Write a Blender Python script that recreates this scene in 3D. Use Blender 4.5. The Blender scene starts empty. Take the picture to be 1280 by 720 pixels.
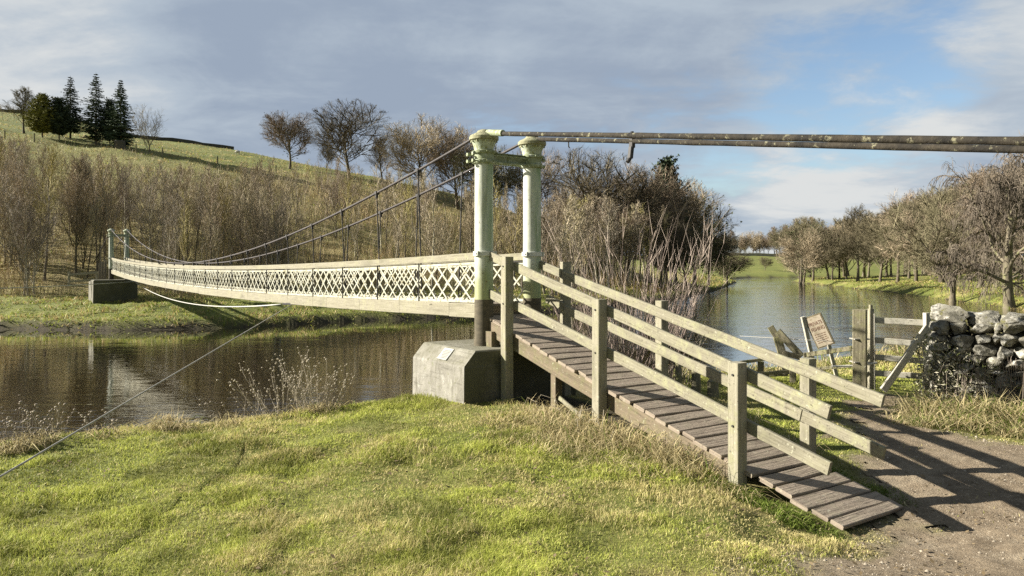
import bpy, math, random
import numpy as np
from mathutils import Vector, Matrix

R = math.radians
random.seed(7)
rng = np.random.default_rng(11)
scene = bpy.context.scene
COL = scene.collection

# ------------------------------------------------------------------ camera frame
F, CX, HY, CH = 950.0, 640.0, 335.0, 2.3
def at(px, py, d):
    return Vector(((px - CX) / F * d, d, CH - (py - HY) / F * d))

# bridge frame: origin on the near pillar, U points across the river, S across the deck
ANG = R(34.2)
UX, UY = -math.sin(ANG), math.cos(ANG)
SX, SY = math.cos(ANG), math.sin(ANG)
OX, OY = -0.45, 12.2
def br(t, s, z):
    return Vector((OX + UX * t + SX * s, OY + UY * t + SY * s, z))
def to_us(x, y):
    dx, dy = x - OX, y - OY
    return dx * UX + dy * UY, dx * SX + dy * SY

# ------------------------------------------------------------------ numpy noise
_perm = np.random.default_rng(3).random((256, 256))
def vnoise(x, y):
    xi = np.floor(x).astype(int); yi = np.floor(y).astype(int)
    fx = x - xi; fy = y - yi
    fx = fx * fx * (3 - 2 * fx); fy = fy * fy * (3 - 2 * fy)
    a = _perm[xi & 255, yi & 255]; b = _perm[(xi + 1) & 255, yi & 255]
    c = _perm[xi & 255, (yi + 1) & 255]; d = _perm[(xi + 1) & 255, (yi + 1) & 255]
    return (a * (1 - fx) + b * fx) * (1 - fy) + (c * (1 - fx) + d * fx) * fy
def fbm(x, y, o=4):
    v = 0; amp = .5; tot = 0
    for i in range(o):
        v = v + amp * vnoise(x * 2 ** i + 17.3 * i, y * 2 ** i + 9.1 * i); tot += amp; amp *= .5
    return v / tot
def sstep(a, b, x):
    t = np.clip((x - a) / (b - a), 0, 1)
    return t * t * (3 - 2 * t)

# ------------------------------------------------------------------ river plan and terrain
ZW = -1.2
NEAR = np.array([(-150, -80), (-60, -24.5), (-14, 7.0), (-7.6, 10.75), (-1.5, 14.4), (4.3, 18.2), (10.5, 22.4), (20, 28.5), (30, 39),
                 (37, 50), (41.5, 61.6), (47, 83), (53.7, 111), (61, 145), (71, 195), (90, 206), (150, 214), (400, 235)], float)
FAR = np.array([(-260, 20), (-120, 36), (-60, 41), (-29, 43.2), (-22, 42), (-15.9, 44.3), (-9.5, 50.4), (-2.9, 54.5), (3.8, 60.5), (10.4, 70.7),
                (18.8, 85), (31, 115), (55, 185), (66, 230), (85, 272), (150, 290), (400, 310)], float)
POLY = np.vstack([NEAR, FAR[::-1]])
def polydist(x, y, P):
    best = np.full(x.shape, 1e9)
    for i in range(len(P) - 1):
        ax, ay = P[i]; bx, by = P[i + 1]
        dx, dy = bx - ax, by - ay
        t = np.clip(((x - ax) * dx + (y - ay) * dy) / (dx * dx + dy * dy), 0, 1)
        best = np.minimum(best, (x - ax - t * dx) ** 2 + (y - ay - t * dy) ** 2)
    return np.sqrt(best)
def inpoly(x, y, P):
    ins = np.zeros(x.shape, bool)
    n = len(P)
    for i in range(n):
        ax, ay = P[i]; bx, by = P[(i + 1) % n]
        c = (ay > y) != (by > y)
        with np.errstate(divide='ignore', invalid='ignore'):
            xx = (bx - ax) * (y - ay) / (by - ay + 1e-12) + ax
        ins ^= c & (x < xx)
    return ins
HK = np.array([(-60, 25), (-6, 23.5), (3, 22), (9, 21.4), (17, 19.7), (25, 18.6), (38, 17.8), (50, 16.2), (62, 13.7), (75, 10.5), (85, 7), (100, 3.2), (115, 1.4), (170, 1.4), (215, 8.6), (400, 9.5)])
WK = np.array([(-60, 78), (20, 76), (44, 56), (61, 40), (80, 30), (150, 30), (215, 120), (400, 130)])
def PMASK(x, y): return pathmask(x, y)
def hfun(x, y):
    x = np.asarray(x, float); y = np.asarray(y, float)
    dn = polydist(x, y, NEAR); df = polydist(x, y, FAR)
    wat = inpoly(x, y, POLY)
    jit = (fbm(x * .6 + 40, y * .6, 3) - .5) * 1.0
    u, k = to_us(x, y)
    r = np.hypot(x, y)
    # near side
    e = dn + jit * np.clip(dn / 1.2, 0, 1) * .6
    far_f = sstep(22, 48, r)
    top = .09 + .20 * np.exp(-((x - .2) ** 2 + (y - 11.3) ** 2) / 9.0) - .30 * np.exp(-((x - 3.5) ** 2 + (y - 7.0) ** 2) / 2.6)
    top = top + (fbm(x * .5, y * .5, 3) - .5) * .12 + ((fbm(x * 2.6, y * 2.6, 3) - .5) * .09 + (fbm(x * 1.1 + 50, y * 1.1, 3) - .5) * .05) * (1 - far_f) * (1 - .8 * sstep(-.2, .4, PMASK(x, y)))
    zn = -1.45 + (top + 1.45) * sstep(-.5, 1.9, e) ** .8
    lawn = -1.3 + 1.0 * sstep(0, 3, e) + 1.2 * sstep(3, 35, e) + 5.5 * sstep(30, 120, e) + 9 * sstep(90, 260, e)
    lawn = lawn + (fbm(x * .12, y * .12, 3) - .5) * .8 * sstep(0, 6, e)
    zn = zn * (1 - far_f) + lawn * far_f
    # far side
    e2 = df + jit * np.clip(df / 1.5, 0, 1) * .8
    H = np.interp(k, HK[:, 0], HK[:, 1]); W = np.interp(k, WK[:, 0], WK[:, 1])
    bank = -1.45 + .75 * sstep(-.1, .9, e2) + .75 * sstep(.6, 7, e2) + .35 * sstep(6, 14, e2)
    s = np.clip((e2 - 13) / np.maximum(W - 13, 1), 0, 1)
    hill = (H - .3) * (s * .75 + .25 * s * s * (3 - 2 * s)) ** .95
    rise = np.clip(e2 - W, 0, 92) * .225 * np.clip((80 - k) / 24, .0, 1.0)
    zf = bank + hill + rise
    zf = zf + (fbm(x * .16 + 5, y * .16, 3) - .5) * 1.0 * sstep(4, 25, e2) + (fbm(x * .9 + 5, y * .9, 3) - .5) * .45 * sstep(.5, 4, e2) * (1 - sstep(15, 30, e2))
    z = np.where(dn < df, zn, zf)
    bed = ZW - .25 - 1.1 * sstep(0, 6, np.minimum(dn, df))
    return np.where(wat, bed, z)
def h1(x, y):
    return float(hfun(np.array([x]), np.array([y]))[0])

# dirt path region
PATH = np.array([(1.74, 5.6), (2.5, 6.25), (3.1, 6.75), (3.75, 7.4), (4.0, 8.3), (4.25, 9.6), (4.7, 11.0), (5.6, 12.4), (6.0, 13.3), (6.9, 13.2), (6.5, 12.3),
                 (5.75, 11.2), (5.75, 10.3), (6.1, 9.6), (6.9, 9.0), (8.5, 8.4), (14, 7.5), (16, -2), (10, -8), (-3, -8), (-1, -1.5), (.4, 3.2), (1.1, 5.0)], float)
def pathmask(x, y):
    d = polydist(x, y, np.vstack([PATH, PATH[:1]]))
    sd = np.where(inpoly(x, y, PATH), d, -d)
    return sd + (fbm(x * 1.7, y * 1.7, 5) - .5) * 1.3
def rampclear(x, y):
    u, s = to_us(x, y)
    v = -u
    deck = (v > -.3) & (v < 6.25) & (s > -.05) & (s < 1.1)
    block = (v > -1.1) & (v < .7) & (s > -.8) & (s < 2.0)
    return deck | block

# ------------------------------------------------------------------ mesh helpers
class MB:
    def __init__(self):
        self.v = []; self.f = []; self.uv = []; self.sm = False
    def add(self, vs, fs, uvs=None):
        o = len(self.v)
        self.v += [tuple(p) for p in vs]
        for i, f in enumerate(fs):
            self.f.append(tuple(o + k for k in f))
            self.uv.append(uvs[i] if uvs else [(vs[k][0], vs[k][2]) for k in f])
    def beam(self, p0, p1, w, h, up=(0, 0, 1), ch=.006, seg=.6, jit=.0, caps=True):
        """w is the width sideways, h the height along up"""
        p0 = Vector(p0); p1 = Vector(p1); d = p1 - p0; L = d.length
        if L < 1e-6: return
        d.normalize(); up = Vector(up)
        sd = d.cross(up)
        if sd.length < 1e-4: sd = d.cross(Vector((1, 0, 0)))
        sd.normalize(); uv_ = sd.cross(d).normalized()
        ch = min(ch, w * .3, h * .3)
        a, b = w / 2, h / 2
        sec = [(a - ch, -b), (a, -b + ch), (a, b - ch), (a - ch, b), (-a + ch, b), (-a, b - ch), (-a, -b + ch), (-a + ch, -b)]
        per = [0]
        for i in range(8):
            q0, q1 = sec[i], sec[(i + 1) % 8]
            per.append(per[-1] + math.hypot(q1[0] - q0[0], q1[1] - q0[1]))
        n = max(1, int(L / seg)) if jit else 1
        o = random.random() * 50
        vs = []; fs = []; us = []
        for i in range(n + 1):
            c = p0 + d * (L * i / n)
            c = c + sd * random.uniform(-jit, jit) + uv_ * random.uniform(-jit, jit)
            for q in sec:
                vs.append(c + sd * q[0] + uv_ * q[1])
        for i in range(n):
            for j in range(8):
                j2 = (j + 1) % 8
                fs.append((i * 8 + j, i * 8 + j2, (i + 1) * 8 + j2, (i + 1) * 8 + j))
                u0, u1 = o + L * i / n, o + L * (i + 1) / n
                us.append([(u0, per[j] + o), (u0, per[j + 1] + o), (u1, per[j + 1] + o), (u1, per[j] + o)])
        if caps:
            fs.append(tuple(range(7, -1, -1))); us.append([(o + sec[j][0] * .3, o + 3 + sec[j][1]) for j in range(7, -1, -1)])
            fs.append(tuple(n * 8 + j for j in range(8))); us.append([(o + sec[j][0] * .3, o + 3 + sec[j][1]) for j in range(8)])
        self.add(vs, fs, us)
    def tube(self, pts, rad, n=6, cap=True):
        pts = [Vector(p) for p in pts]
        if not isinstance(rad, (list, tuple)): rad = [rad] * len(pts)
        vs = []; fs = []; us = []
        ref = Vector((.3, .2, 1)).normalized()
        L = 0; o = random.random() * 20; ls = []
        for i, p in enumerate(pts):
            if i == 0: t = pts[1] - pts[0]
            elif i == len(pts) - 1: t = pts[-1] - pts[-2]
            else: t = pts[i + 1] - pts[i - 1]
            if i: L += (p - pts[i - 1]).length
            ls.append(L)
            t.normalize()
            a = t.cross(ref)
            if a.length < .05: a = t.cross(Vector((1, 0, 0)))
            a.normalize(); b = t.cross(a)
            for j in range(n):
                w = 2 * math.pi * j / n
                vs.append(p + (a * math.cos(w) + b * math.sin(w)) * rad[i])
        for i in range(len(pts) - 1):
            for j in range(n):
                j2 = (j + 1) % n
                fs.append((i * n + j, i * n + j2, (i + 1) * n + j2, (i + 1) * n + j))
                c0, c1 = rad[i] * 6.28 * j / n, rad[i] * 6.28 * (j + 1) / n
                us.append([(o + ls[i], c0), (o + ls[i], c1), (o + ls[i + 1], c1), (o + ls[i + 1], c0)])
        if cap and n > 2:
            fs.append(tuple(range(n - 1, -1, -1))); us.append([(o, o)] * n)
            fs.append(tuple((len(pts) - 1) * n + j for j in range(n))); us.append([(o, o)] * n)
        self.add(vs, fs, us)
    def lathe(self, c, prof, n=32, capb=True):
        vs = []; fs = []; us = []
        for (r, z) in prof:
            for j in range(n):
                w = 2 * math.pi * j / n
                vs.append((c[0] + r * math.cos(w), c[1] + r * math.sin(w), c[2] + z))
        m = len(prof)
        for i in range(m - 1):
            for j in range(n):
                j2 = (j + 1) % n
                fs.append((i * n + j, i * n + j2, (i + 1) * n + j2, (i + 1) * n + j))
                z0, z1 = prof[i][1], prof[i + 1][1]
                us.append([(z0, j / n), (z0, (j + 1) / n), (z1, (j + 1) / n), (z1, j / n)])
        fs.append(tuple((m - 1) * n + j for j in range(n))); us.append([(0, 0)] * n)
        if capb:
            fs.append(tuple(range(n - 1, -1, -1))); us.append([(0, 0)] * n)
        self.add(vs, fs, us)
    def rock(self, c, size, rot=0, rough=.18, sub=2, seed=0, tilt=0, boxy=.5, cuts=0):
        import bmesh
        bm = bmesh.new()
        bmesh.ops.create_icosphere(bm, subdivisions=sub, radius=1)
        rr = random.Random(seed)
        ph = [rr.uniform(0, 6) for _ in range(9)]
        pl = []
        for i in range(cuts):
            n = Vector((rr.gauss(0, 1), rr.gauss(0, 1), rr.gauss(0, 1))).normalized()
            pl.append((n, rr.uniform(.55, .92)))
        vs = []
        Mr = Matrix.Rotation(rot, 3, 'Z') @ Matrix.Rotation(tilt, 3, 'Y')
        for v in bm.verts:
            p = v.co.copy()
            m = max(abs(p.x), abs(p.y), abs(p.z))
            p = p.lerp(p / m * .9, boxy)
            for n, d in pl:
                t = p.dot(n) - d
                if t > 0: p = p - n * t
            k = 1 + rough * (math.sin(p.x * 3.1 + ph[0]) * math.sin(p.y * 2.7 + ph[1]) + math.sin(p.z * 3.7 + ph[2]) * .6
                             + .5 * math.sin(p.x * 7 + ph[3]) * math.sin(p.z * 6 + ph[4]) + .3 * math.sin(p.y * 11 + ph[5]) + rr.uniform(-.25, .25))
            p = p * k
            p = Mr @ Vector((p.x * size[0], p.y * size[1], p.z * size[2]))
            vs.append(p + Vector(c))
        fs = [tuple(v.index for v in f.verts) for f in bm.faces]
        bm.free()
        self.add(vs, fs)
    def build(self, name, mat, parent=None, smooth=False, angle=None, loc=None):
        off = Vector(loc) if loc is not None else (Vector(parent.location) if parent is not None else Vector((0, 0, 0)))
        if parent is not None and loc is None and parent.parent is not None:
            off = off + Vector(parent.parent.location)
        me = bpy.data.meshes.new(name)
        me.from_pydata([(p[0] - off[0], p[1] - off[1], p[2] - off[2]) for p in self.v], [], self.f)
        uv = me.uv_layers.new(name='UVMap')
        flat = [c for f in self.uv for q in f for c in q]
        uv.data.foreach_set('uv', flat)
        if smooth:
            me.polygons.foreach_set('use_smooth', [True] * len(me.polygons))
            if angle: me.set_sharp_from_angle(angle=R(angle))
        me.materials.append(mat)
        o = bpy.data.objects.new(name, me)
        COL.objects.link(o)
        if parent is not None: o.parent = parent
        elif loc is not None: o.location = loc
        return o

def npmesh(name, V, faces_flat, loop_tot, mat, color=None, parent=None):
    me = bpy.data.meshes.new(name)
    me.vertices.add(len(V)); me.vertices.foreach_set('co', np.asarray(V, np.float32).ravel())
    me.loops.add(len(faces_flat)); me.loops.foreach_set('vertex_index', np.asarray(faces_flat, np.int32))
    me.polygons.add(len(loop_tot))
    lt = np.asarray(loop_tot, np.int32)
    st = np.zeros(len(lt), np.int32); st[1:] = np.cumsum(lt)[:-1]
    me.polygons.foreach_set('loop_start', st)
    if color is not None:
        a = me.color_attributes.new('Col', 'FLOAT_COLOR', 'POINT')
        c = np.ones((len(V), 4), np.float32); c[:, :3] = color
        a.data.foreach_set('color', c.ravel())
    me.update(calc_edges=True)
    me.materials.append(mat)
    o = bpy.data.objects.new(name, me); COL.objects.link(o)
    if parent is not None: o.parent = parent
    return o

def tag(o, label=None, cat=None, group=None, kind=None):
    if label: o['label'] = label
    if cat: o['category'] = cat
    if group: o['group'] = group
    if kind: o['kind'] = kind
    return o
def empty(name, loc, label=None, cat=None, group=None):
    o = bpy.data.objects.new(name, None); COL.objects.link(o)
    o.location = loc; o.empty_display_size = .2
    return tag(o, label, cat, group)

# ------------------------------------------------------------------ materials
def newmat(name):
    m = bpy.data.materials.new(name); m.use_nodes = True
    nt = m.node_tree
    for n in list(nt.nodes): nt.nodes.remove(n)
    out = nt.nodes.new('ShaderNodeOutputMaterial'); b = nt.nodes.new('ShaderNodeBsdfPrincipled')
    nt.links.new(b.outputs[0], out.inputs[0])
    b.inputs['Roughness'].default_value = .85
    b.inputs['Specular IOR Level'].default_value = .25
    return m, nt, b
class NG:
    def __init__(self, nt): self.nt = nt
    def n(self, t, **kw):
        x = self.nt.nodes.new(t)
        for k, v in kw.items(): setattr(x, k, v)
        return x
    def l(self, a, b): self.nt.links.new(a, b)
    def put(self, sock, val):
        if isinstance(val, bpy.types.NodeSocket): self.l(val, sock)
        else:
            if isinstance(val, (tuple, list)) and len(val) == 3 and sock.type == 'RGBA': val = (*val, 1)
            sock.default_value = val
    def coord(self, kind='Object', scale=(1, 1, 1), rot=(0, 0, 0)):
        tc = self.n('ShaderNodeTexCoord'); mp = self.n('ShaderNodeMapping')
        mp.inputs['Scale'].default_value = scale; mp.inputs['Rotation'].default_value = rot
        self.l(tc.outputs[kind], mp.inputs['Vector'])
        return mp.outputs[0]
    def pos(self, scale=(1, 1, 1)):
        g = self.n('ShaderNodeNewGeometry'); mp = self.n('ShaderNodeMapping')
        mp.inputs['Scale'].default_value = scale
        self.l(g.outputs['Position'], mp.inputs['Vector'])
        return mp.outputs[0]
    def noise(self, vec, scale, detail=4, rough=.6, dist=0):
        x = self.n('ShaderNodeTexNoise')
        x.inputs['Scale'].default_value = scale; x.inputs['Detail'].default_value = detail
        x.inputs['Roughness'].default_value = rough; x.inputs['Distortion'].default_value = dist
        if vec is not None: self.l(vec, x.inputs['Vector'])
        return x.outputs['Fac']
    def rng(self, v, a, b, c=0, d=1, smooth=False):
        x = self.n('ShaderNodeMapRange')
        if smooth: x.interpolation_type = 'SMOOTHSTEP'
        self.put(x.inputs[0], v)
        for i, q in enumerate((a, b, c, d)): x.inputs[i + 1].default_value = q
        return x.outputs[0]
    def mix(self, f, a, b, blend='MIX'):
        x = self.n('ShaderNodeMix', data_type='RGBA', blend_type=blend)
        self.put(x.inputs[0], f); self.put(x.inputs[6], a); self.put(x.inputs[7], b)
        return x.outputs[2]
    def math(self, op, a, b=0.0, c=0.0):
        x = self.n('ShaderNodeMath', operation=op)
        self.put(x.inputs[0], a); self.put(x.inputs[1], b); self.put(x.inputs[2], c)
        return x.outputs[0]
    def bump(self, h, strength=.4, dist=.02):
        x = self.n('ShaderNodeBump'); x.inputs['Strength'].default_value = strength; x.inputs['Distance'].default_value = dist
        self.l(h, x.inputs['Height'])
        return x.outputs[0]

def wood_mat(name, c1, c2, lichen, lich_amt=.5, grain=28, rough_b=.5, dark=(.05, .045, .03)):
    m, nt, b = newmat(name); g = NG(nt)
    uv = g.coord('UV', (1.1, grain, 1))
    gr = g.noise(uv, 1.6, 6, .65, .6)
    big = g.noise(g.coord('UV', (.8, 3, 1)), 1.2, 4, .6)
    c = g.mix(g.rng(gr, .3, .7), c1, c2)
    c = g.mix(g.rng(gr, .62, .75, 0, .75), c, dark)
    po = g.noise(g.pos(), 9, 6, .7)
    po2 = g.noise(g.pos(), 1.7, 3, .6)
    li = g.math('MULTIPLY', g.rng(po, .45, .62), g.rng(po2, .35, .65))
    c = g.mix(g.math('MULTIPLY', li, lich_amt), c, lichen)
    c = g.mix(g.rng(big, .55, .75, 0, .45), c, dark)
    c = g.mix(g.rng(g.noise(g.pos(), 38, 3, .6), .60, .70, 0, .7), c, dark)
    c = g.mix(g.rng(g.noise(g.pos(), 22, 4, .7), .62, .68, 0, .6), c, (.45, .45, .34))
    kn = g.noise(g.coord('UV', (2.2, 9, 1)), 1.3, 2, .5)
    c = g.mix(g.rng(kn, .70, .76, 0, .8), c, dark)
    g.l(c, b.inputs['Base Color'])
    hh = g.math('ADD', gr, g.math('MULTIPLY', po, .6))
    g.l(g.bump(hh, rough_b, .012), b.inputs['Normal'])
    b.inputs['Roughness'].default_value = .88
    return m

M = {}
M['rail'] = wood_mat('rail_timber', (.265, .248, .185), (.15, .137, .092), (.285, .285, .165), .9)
M['post'] = wood_mat('post_timber', (.31, .29, .22), (.20, .185, .13), (.22, .23, .09), .5)
M['plank'] = wood_mat('deck_timber', (.33, .275, .215), (.15, .12, .09), (.27, .25, .17), .5, 20, 1.0, (.03, .022, .016))
M['beamwood'] = wood_mat('beam_timber', (.20, .16, .11), (.11, .09, .06), (.13, .14, .05), .6, 20, .8)
M['fascia'] = wood_mat('fascia_timber', (.28, .262, .20), (.17, .155, .105), (.27, .265, .16), .8)
M['gatewood'] = wood_mat('gate_timber', (.46, .44, .37), (.33, .31, .25), (.30, .31, .16), .4)
M['oldwood'] = wood_mat('old_timber', (.25, .225, .15), (.13, .115, .075), (.24, .25, .09), .8)
M['paleplank'] = wood_mat('pale_timber', (.2, .18, .14), (.13, .11, .08), (.15, .15, .09), .4)

def paint_green():
    m, nt, b = newmat('green_paint'); g = NG(nt)
    p = g.pos()
    streak = g.noise(g.pos((9, 9, .9)), 1.5, 5, .65)
    blot = g.noise(p, 7, 5, .65)
    c = g.mix(g.rng(blot, .35, .7), (.47, .50, .41), (.58, .60, .52))
    c = g.mix(g.rng(streak, .50, .66, 0, .6), c, (.19, .22, .11))
    sz = g.n('ShaderNodeSeparateXYZ'); g.l(g.n('ShaderNodeNewGeometry').outputs['Position'], sz.inputs[0])
    # algae on lower shaft and on the side away from the weather
    low = g.rng(g.math('ADD', sz.outputs[2], g.math('MULTIPLY', blot, .5)), 2.75, 2.2, 0, .75, True)
    c = g.mix(low, c, (.25, .27, .09))
    nrm = g.n('ShaderNodeNewGeometry'); sn = g.n('ShaderNodeSeparateXYZ'); g.l(nrm.outputs['Normal'], sn.inputs[0])
    alg = g.math('MULTIPLY', g.rng(sn.outputs[0], -.1, .6), g.rng(streak, .32, .6, .25, .85))
    c = g.mix(alg, c, (.188, .275, .138))
    c = g.mix(g.rng(g.noise(p, 26, 3, .7), .63, .70, 0, .8), c, (.13, .075, .03))
    run = g.math('MULTIPLY', g.rng(g.noise(g.pos((16, 16, .5)), 1.3, 4, .6), .58, .68), g.rng(g.noise(p, 1.4, 3, .6), .42, .62))
    c = g.mix(g.math('MULTIPLY', run, .7), c, (.20, .15, .07))
    g.l(c, b.inputs['Base Color']); b.inputs['Roughness'].default_value = .55
    g.l(g.bump(blot, .25, .006), b.inputs['Normal'])
    return m
M['green'] = paint_green()
def simple(name, c1, c2, scale=6, rough=.7, bump=.3, c3=None, t3=(.6, .7), metal=0, bd=.01, sc=(1, 1, 1)):
    m, nt, b = newmat(name); g = NG(nt)
    p = g.pos(sc)
    n1 = g.noise(p, scale, 6, .65)
    c = g.mix(g.rng(n1, .35, .65), c1, c2)
    if c3 is not None:
        c = g.mix(g.rng(g.noise(p, scale * 2.3, 5, .7), *t3), c, c3)
    g.l(c, b.inputs['Base Color']); b.inputs['Roughness'].default_value = rough; b.inputs['Metallic'].default_value = metal
    if bump: g.l(g.bump(g.noise(p, scale * 3, 6, .7), bump, bd), b.inputs['Normal'])
    return m
M['capital'] = simple('capital_paint', (.44, .48, .39), (.32, .36, .25), 9, .6, .4, (.2, .2, .07), (.5, .62))
M['crust'] = simple('lichened_iron', (.33, .325, .205), (.21, .21, .125), 12, .8, .6, (.1, .08, .03), (.55, .65))
M['mosspaint'] = simple('mossy_paint', (.30, .34, .23), (.19, .21, .10), 8, .7, .6, (.42, .46, .38), (.54, .62))
M['shaftdark'] = simple('unpainted_iron', (.055, .048, .032), (.10, .085, .055), 6, .85, .5, (.13, .12, .06), (.6, .68), 0, .01, (1, 1, 3))
M['whitemetal'] = simple('white_painted_metal', (.55, .56, .50), (.42, .43, .36), 8, .5, .2, (.25, .15, .07), (.64, .7))
M['lattice'] = simple('lattice_paint', (.420, .428, .353), (.319, .315, .235), 4, .55, .15, (.202, .176, .084), (.52, .64))
M['cable'] = simple('dark_cable', (.03, .026, .026), (.06, .05, .045), 10, .6, .5, (.10, .085, .07), (.62, .7))
M['backstay'] = simple('rusty_cable', (.012, .011, .009), (.042, .035, .024), 5, .85, .9, (.20, .19, .12), (.57, .66), 0, .02)
M['ironblack'] = simple('black_iron', (.02, .02, .02), (.05, .045, .04), 9, .6, .2)
M['rust'] = simple('rust', (.22, .09, .03), (.30, .15, .06), 11, .8, .3)
M['wire'] = simple('grey_wire', (.24, .23, .20), (.33, .32, .28), 12, .5, .1)
M['whitecable'] = simple('white_cable', (.5, .5, .46), (.38, .38, .34), 9, .5, .1)
M['plaque'] = simple('plaque_metal', (.36, .36, .33), (.28, .28, .25), 14, .5, .1)
M['plaquedark'] = simple('plaque_letters', (.12, .12, .1), (.2, .2, .18), 14, .6, 0)

def concrete(name, c1=(.26, .25, .215), c2=(.16, .152, .128), moss=(.12, .125, .06), pale=(.36, .355, .32)):
    m, nt, b = newmat(name); g = NG(nt)
    p = g.pos()
    n1 = g.noise(p, 2.2, 8, .7)
    st = g.noise(g.pos((5, 5, .7)), 2.2, 6, .7)
    c = g.mix(g.rng(n1, .35, .65), c1, c2)
    c = g.mix(g.rng(st, .5, .66, 0, .8), c, (.09, .085, .06))
    c = g.mix(g.rng(g.noise(p, 5.5, 6, .75), .56, .66, 0, .9), c, pale)
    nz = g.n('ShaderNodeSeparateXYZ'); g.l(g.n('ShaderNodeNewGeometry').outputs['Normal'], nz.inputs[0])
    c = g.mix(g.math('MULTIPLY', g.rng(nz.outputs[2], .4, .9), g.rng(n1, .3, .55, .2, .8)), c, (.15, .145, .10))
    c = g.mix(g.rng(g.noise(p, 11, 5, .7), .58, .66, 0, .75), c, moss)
    c = g.mix(g.math('MULTIPLY', g.rng(nz.outputs[0], .1, .5), g.rng(n1, .25, .5, .5, .9)), c, (.07, .07, .04))  # shade painted into the colour of faces turned from the sun
    c = g.mix(g.rng(g.noise(g.pos((1, 1, 9)), 2.0, 3, .5), .60, .64, 0, .35), c, (.07, .065, .05))
    g.l(c, b.inputs['Base Color']); b.inputs['Roughness'].default_value = .92
    h = g.math('ADD', g.noise(p, 14, 8, .75), g.math('MULTIPLY', n1, 1.2))
    g.l(g.bump(h, .7, .02), b.inputs['Normal'])
    return m
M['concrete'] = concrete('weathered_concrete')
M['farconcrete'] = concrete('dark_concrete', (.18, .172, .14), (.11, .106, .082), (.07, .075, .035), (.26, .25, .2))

def stone_mat():
    m, nt, b = newmat('wall_stone'); g = NG(nt)
    p = g.pos()
    n1 = g.noise(p, 3.2, 7, .7)
    c = g.mix(g.rng(n1, .38, .6), (.22, .21, .17), (.09, .085, .065))
    c = g.mix(g.rng(g.noise(p, 4.4, 7, .75), .50, .60, 0, .8), c, (.46, .445, .39))
    c = g.mix(g.rng(g.noise(p, 6.6, 7, .75), .57, .64, 0, .95), c, (.12, .115, .035))
    c = g.mix(g.rng(g.noise(p, 13, 5, .7), .56, .63, 0, .85), c, (.04, .038, .03))
    g.l(c, b.inputs['Base Color']); b.inputs['Roughness'].default_value = .95
    g.l(g.bump(g.noise(p, 16, 9, .78), .9, .03), b.inputs['Normal'])
    return m
M['stone'] = stone_mat()

def vcol_mat(name, rough=.8, trans=0.0, var=.25, scale=30):
    m, nt, b = newmat(name); g = NG(nt)
    a = g.n('ShaderNodeAttribute', attribute_name='Col')
    c = a.outputs['Color']
    if var:
        hs = g.n('ShaderNodeHueSaturation'); g.l(c, hs.inputs['Color'])
        g.l(g.rng(g.noise(g.pos(), scale, 2, .5), .3, .7, 1 - var, 1 + var), hs.inputs['Value'])
        c = hs.outputs[0]
    g.l(c, b.inputs['Base Color']); b.inputs['Roughness'].default_value = rough
    b.inputs['Specular IOR Level'].default_value = .15
    if trans:
        t = g.n('ShaderNodeBsdfTranslucent'); g.l(c, t.inputs['Color'])
        mx = g.n('ShaderNodeMixShader'); mx.inputs[0].default_value = trans
        g.l(b.outputs[0], mx.inputs[1]); g.l(t.outputs[0], mx.inputs[2])
        out = [n for n in nt.nodes if n.type == 'OUTPUT_MATERIAL'][0]
        g.l(mx.outputs[0], out.inputs[0])
    return m
M['grass'] = vcol_mat('grass_blades', .6, .3, .2, 3)
M['brush'] = vcol_mat('brush_stems', .85, 0, .2, 1.5)
M['leaf'] = vcol_mat('leaf_clutter', .7, .2, .25, 6)
M['gravel'] = vcol_mat('loose_gravel', .9, 0, .2, 40)

def bark(name, c1, c2, c3=None, sc=4):
    m, nt, b = newmat(name); g = NG(nt)
    p = g.coord('Object')
    n1 = g.noise(p, sc, 4, .6)
    c = g.mix(g.rng(n1, .35, .65), c1, c2)
    if c3: c = g.mix(g.rng(g.noise(p, sc * .6, 3, .6), .5, .65), c, c3)
    oi = g.n('ShaderNodeObjectInfo')
    hs = g.n('ShaderNodeHueSaturation'); g.l(c, hs.inputs['Color'])
    g.l(g.rng(oi.outputs['Random'], 0, 1, .7, 1.3), hs.inputs['Value'])
    g.l(g.rng(oi.outputs['Random'], 0, 1, .485, .51), hs.inputs['Hue'])
    g.l(hs.outputs[0], b.inputs['Base Color']); b.inputs['Roughness'].default_value = .9
    return m
M['bark'] = bark('tree_bark', (.14, .12, .085), (.08, .066, .046), (.13, .125, .062))
M['palebark'] = bark('pale_bark', (.46, .43, .33), (.30, .27, .2), (.3, .28, .15))
M['greybark'] = bark('grey_bark', (.27, .24, .18), (.17, .15, .11))
M['twig'] = bark('brown_twigs', (.31, .25, .17), (.23, .185, .125))
M['thickettwig'] = bark('thicket_twigs', (.37, .315, .20), (.26, .22, .14))
M['oliveth'] = bark('olive_thicket_twigs', (.375, .325, .138), (.250, .213, .088))
M['pinktwig'] = bark('reddish_twigs', (.39, .325, .235), (.28, .235, .165))
M['olivetwig'] = bark('olive_twigs', (.165, .145, .085), (.115, .1, .06))
M['paletwig'] = bark('pale_twigs', (.30, .26, .20), (.2, .17, .13))
M['willowtwig'] = bark('willow_twigs', (.18, .155, .115), (.13, .11, .08))
M['needle'] = bark('needles', (.035, .052, .03), (.055, .075, .036), None, 2)
M['olneedle'] = bark('olive_needles', (.26, .27, .05), (.17, .19, .045), None, 2)
M['darkivy'] = bark('dark_ivy', (.075, .085, .03), (.045, .055, .02), None, 2)

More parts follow.
